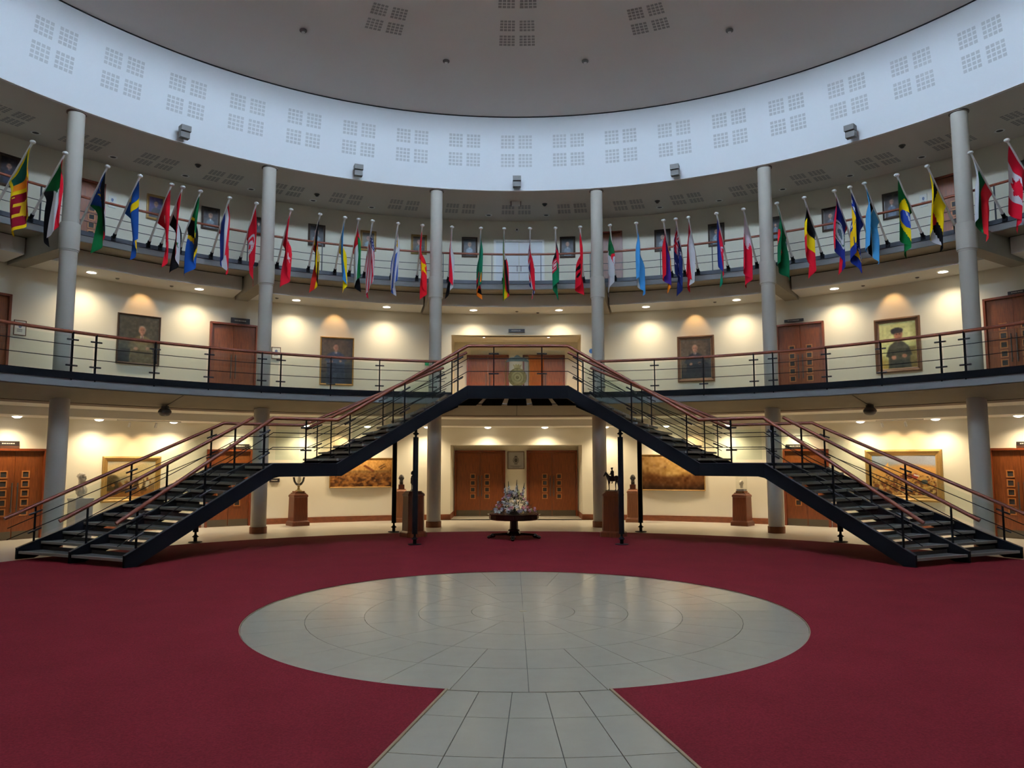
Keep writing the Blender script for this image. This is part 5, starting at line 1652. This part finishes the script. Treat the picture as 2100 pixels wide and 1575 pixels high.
# unlit downlights and detectors in the upper ceiling
ORD = ['leftmost', 'second', 'third', 'fourth', 'fifth', 'sixth', 'seventh', 'eighth', 'ninth', 'tenth', 'eleventh', 'twelfth', 'thirteenth', 'fourteenth']
def ordl(i): return 'leftmost' if i == 0 else ORD[i] + ' from the left'
for i, (px, py) in enumerate(((73, 272), (232, 322), (380, 360), (515, 388), (642, 411), (762, 425), (1002, 441), (1120, 441), (1353, 425), (1475, 411), (1605, 388), (1743, 360), (1890, 322), (2050, 268))):
    p = on_z(px, py, ZU)
    f = empty('ceiling_downlight', 'unlit downlight ring in the upper gallery ceiling, ' + ordl(i), 'light', p, group='upper ceiling downlights')
    ob('trim_ring', MB().lathe([(0.08, 0.0), (0.085, -0.012), (0.125, -0.012), (0.13, 0.0)], 20, cap=False), 'white_paint', f)
    ob('reflector', MB().lathe([(0.002, -0.004), (0.085, -0.004), (0.085, 0.0)], 20), 'fixture_dark', f)
for i, (px, py) in enumerate(((406, 338), (650, 398), (1117, 418), (1348, 412), (1850, 298))):
    p = on_z(px, py, ZU)
    f = empty('smoke_detector', 'dark round detector in the upper gallery ceiling, ' + ordl(i), 'detector', p, group='upper ceiling detectors')
    ob('base', MB().lathe([(0.09, 0.0), (0.09, -0.02), (0.06, -0.03), (0.06, -0.06), (0.01, -0.07)], 16), 'fixture_dark', f, smooth=40)
    ob('dome', MB().ball((0, 0, -0.06), (0.05, 0.05, 0.03), 10, 6), 'fixture_dark', f, smooth=60)
p = on_z(1058, 414, ZU)
f = empty('emergency_light', 'yellowish box light hanging from the upper ceiling at the centre', 'light', p)
ob('diffuser', MB().box((0, 0, -0.07), (0.30, 0.12, 0.14)), 'paper', f)
ob('side_caps', MB().box((-0.165, 0, -0.07), (0.03, 0.13, 0.15)).box((0.165, 0, -0.07), (0.03, 0.13, 0.15)), 'fixture_grey', f)
# domed security camera on the upper wall
a, z = on_cyl(1060, 472, RW)
f = empty('security_camera', 'small white domed camera on the upper gallery wall above the white doors', 'camera', **at_wall(RW - 0.005, a, z))
ob('housing', MB().cyl((0, 0, 0), (0, -0.06, 0), 0.075, 0.065, 16), 'white_paint', f, smooth=40)
ob('lens', MB().ball((0, -0.06, 0), (0.035, 0.03, 0.035), 10, 6), 'fixture_dark', f, smooth=60)
# round loudspeakers under the first gallery edge
for px, py, lab in ((338, 845, 'left'), (1784, 843, 'right')):
    a, z = on_cyl(px, py, 13.6)
    f = empty('pendant_speaker', 'round grey loudspeaker under the gallery edge above the %s staircase' % lab, 'speaker', pol(13.6, a, z), -rad(a), 'gallery edge speakers')
    ob('shell', MB().lathe([(0.03, 0.10), (0.12, 0.09), (0.165, 0.03), (0.165, -0.02), (0.13, -0.08), (0.08, -0.11), (0.01, -0.115)], 24), 'fixture_grey', f, smooth=50)
    ob('mount', MB().cyl((0, 0, 0.09), (0, 0, 0.16), 0.10, n=16), 'fixture_dark', f)
    ob('grille_band', MB().lathe([(0.167, 0.03), (0.170, 0.005), (0.167, -0.02)], 24, cap=False), 'fixture_dark', f)
# detectors in the first floor soffit
def soffit1(r): return 7.47 - (r - 15.5) / (RW - 15.5) * 0.05
for i, (px, py) in enumerate(((241, 570), (352, 586), (568, 611), (1060, 638), (1103, 640), (1466, 619), (1770, 585), (1881, 568))):
    p = on_z(px, py, 7.45); r = math.hypot(p.x, p.y); r = min(max(r, 15.75), 16.5)
    f = empty('soffit_detector', 'small grey detector disc in the first floor soffit, ' + ordl(i), 'detector', pol(r, az_of(p), soffit1(r)), group='first floor soffit detectors')
    ob('base', MB().lathe([(0.055, 0.01), (0.055, -0.015), (0.035, -0.03), (0.01, -0.035)], 14), 'fixture_grey', f, smooth=40)
    ob('ring', MB().lathe([(0.056, 0.005), (0.066, -0.006), (0.066, 0.01)], 14, cap=False), 'white_paint', f)

# ------------------------------------------------------------------ lamps in the soffits
def downlight(R, a, z, label, group, energy, color, rlens=0.085, spot=True, cone=110, blend=0.9, name='downlight', drop=0.02):
    o = empty(name, label, 'light', **at_wall(R, a, z), group=group)
    ob('lens', MB().lathe([(0.002, -drop), (rlens * 0.55, -drop * 0.85), (rlens * 0.9, -drop * 0.4), (rlens, 0.0), (0.002, 0.0)], 20), 'lamp_lens', o, smooth=60)
    ob('trim_ring', MB().lathe([(rlens, -0.002), (rlens, -0.012), (rlens + 0.025, -0.012), (rlens + 0.03, 0.0)], 20, cap=False), 'white_paint', o)
    ld = bpy.data.lights.new('downlight_bulb', 'SPOT')
    ld.energy = energy * LAMP
    ld.color = color
    ld.spot_size = rad(cone); ld.spot_blend = blend
    ld.shadow_soft_size = 0.07
    lo = bpy.data.objects.new('bulb', ld)
    COL.objects.link(lo)
    lo.parent = o
    lo.location = (0, 0, -drop - 0.02)
    return o
GWHERE = {55.3: 'over the far %s door', 47.9: 'beside the far %s column', 40.5: 'over the inner end of the %s large painting', 33.2: 'over the door behind the %s stairs',
          25.9: 'at the outer end of the %s long painting', 18.6: 'at the inner end of the %s long painting', 11.2: 'behind the %s column of the stair platform', 3.6: 'over the %s door of the central recess'}
for aa, wh in GWHERE.items():
    for sg in (-1, 1):
        downlight(16.08, sg * aa, 3.268, 'lit downlight in the ground floor soffit ' + wh % ('left' if sg < 0 else 'right'), 'ground floor downlights', 96, WARM, rlens=0.12, cone=142, blend=1.0, drop=0.055)  # lens bulged downwards to stand in for the lamp's glare
FWHERE = {5.5: 'over the %s half of the central recess', 16.5: 'between the recess and the %s central portrait', 27.5: 'beyond the %s central portrait', 38.5: 'between the %s outer portrait and its door', 49.5: 'beside the outermost column at the %s'}
for aa, wh in FWHERE.items():
    for sg in (-1, 1):
        downlight(16.0, sg * aa, 7.448, 'lit downlight in the first floor soffit ' + wh % ('left' if sg < 0 else 'right'), 'first floor downlights', 105, WARM, rlens=0.13, cone=130, blend=1.0)

def aim(lo, parent_o, target):
    d = Vector(target) - (parent_o.matrix_basis @ Vector(lo.location))
    lo.rotation_mode = 'QUATERNION'
    q0 = d.to_track_quat('-Z', 'Y')
    lo.rotation_quaternion = parent_o.matrix_basis.to_quaternion().inverted() @ q0
def beam(parent_o, loc, target, energy, color, cone, blend=0.7, size=0.03):
    ld = bpy.data.lights.new('spot_bulb', 'SPOT')
    ld.energy = energy * LAMP; ld.color = color; ld.spot_size = rad(cone); ld.spot_blend = blend; ld.shadow_soft_size = size
    lo = bpy.data.objects.new('bulb', ld); COL.objects.link(lo)
    lo.parent = parent_o; lo.location = loc
    aim(lo, parent_o, target)
ORANGE = (1.0, 0.58, 0.24)
# halogens over the first floor portraits
for px, py, tx in ((303, 579, 292), (692, 622, 690), (1420, 622, 1425), (1819, 578, 1830)):
    a, _ = on_cyl(px, py, 16.1)
    o = empty('halogen_spot', 'tiny bright halogen in the soffit above the %s first floor portrait' % {303: 'far left', 692: 'left central', 1420: 'right central', 1819: 'far right'}[px], 'light', pol(16.05, a, 7.47), -rad(a), 'portrait halogens')
    ob('lens', MB().lathe([(0.002, -0.008), (0.03, -0.008), (0.03, 0.0)], 14), 'spot_lens', o)
    ob('trim_ring', MB().lathe([(0.03, -0.004), (0.03, -0.012), (0.045, -0.012), (0.05, 0.0)], 14, cap=False), 'white_paint', o)
    beam(o, (0, 0, -0.03), pol(RW, a, 6.6), 26, ORANGE, 70)
# spot heads on tracks over the ground floor paintings
for name_, heads, x0, x1, tz in (('left', (266, 320), 240, 372, 2.3), ('right', (1809, 1857), 1796, 1895, 2.4)):
    aa = [on_cyl(x, 865, 15.72)[0] for x in (x0, x1)]
    mid = sum(aa) / 2
    o = empty('track_light', 'white ceiling track with two spot heads over the large painting at the %s' % name_, 'light', pol(15.72, mid, 3.27), -rad(mid))
    hw = rad(aa[1] - aa[0]) * 15.72 / 2
    ob('track', MB().box((0, 0, -0.02), (2 * hw, 0.035, 0.03)), 'white_paint', o)
    for px in heads:
        a = on_cyl(px, 874, 15.72)[0]
        x = rad(a - mid) * 15.72
        ob('spot_head', MB().cyl((x, -0.02, -0.08), (x, 0.05, -0.20), 0.032, 0.040, 14).cyl((x, 0, -0.02), (x, 0, -0.10), 0.01, n=8), 'white_paint', o, smooth=40)
        beam(o, (x, 0.07, -0.23), pol(RW, a, tz), 22, (1.0, 0.66, 0.34), 75)
for px, lab in ((721, 'left'), (1396, 'right')):
    a = on_cyl(px, 882, 16.0)[0]
    o = empty('picture_spot', 'single white spot head over the long painting %s of the centre' % lab, 'light', pol(16.0, a, 3.27), -rad(a))
    ob('arm', MB().cyl((0, 0, 0), (0, 0, -0.10), 0.01, n=8), 'white_paint', o)
    ob('spot_head', MB().cyl((0, -0.02, -0.08), (0, 0.05, -0.20), 0.032, 0.040, 14), 'white_paint', o, smooth=40)
    beam(o, (0, 0.07, -0.23), pol(RW, a * 1.08, 2.2), 26, (1.0, 0.62, 0.30), 90)
# two fittings in the ceiling of the first floor recess
for px in (993, 1124):
    p = on_z(px, 694, zr1)
    o = empty('recess_light', 'small bright spot in the %s ceiling of the first floor recess' % ('left' if px < 1060 else 'right'), 'light', Vector((p.x, 17.0, zr1)), 0, 'recess spots')
    ob('lens', MB().lathe([(0.002, -0.008), (0.045, -0.008), (0.045, 0.0)], 14), 'lamp_lens', o)
    ob('trim_ring', MB().lathe([(0.045, -0.004), (0.045, -0.012), (0.065, -0.012), (0.07, 0.0)], 14, cap=False), 'white_paint', o)
    beam(o, (0, 0, -0.03), (p.x, 17.1, Z1), 80, (1.0, 0.70, 0.38), 120, 0.9, 0.05)
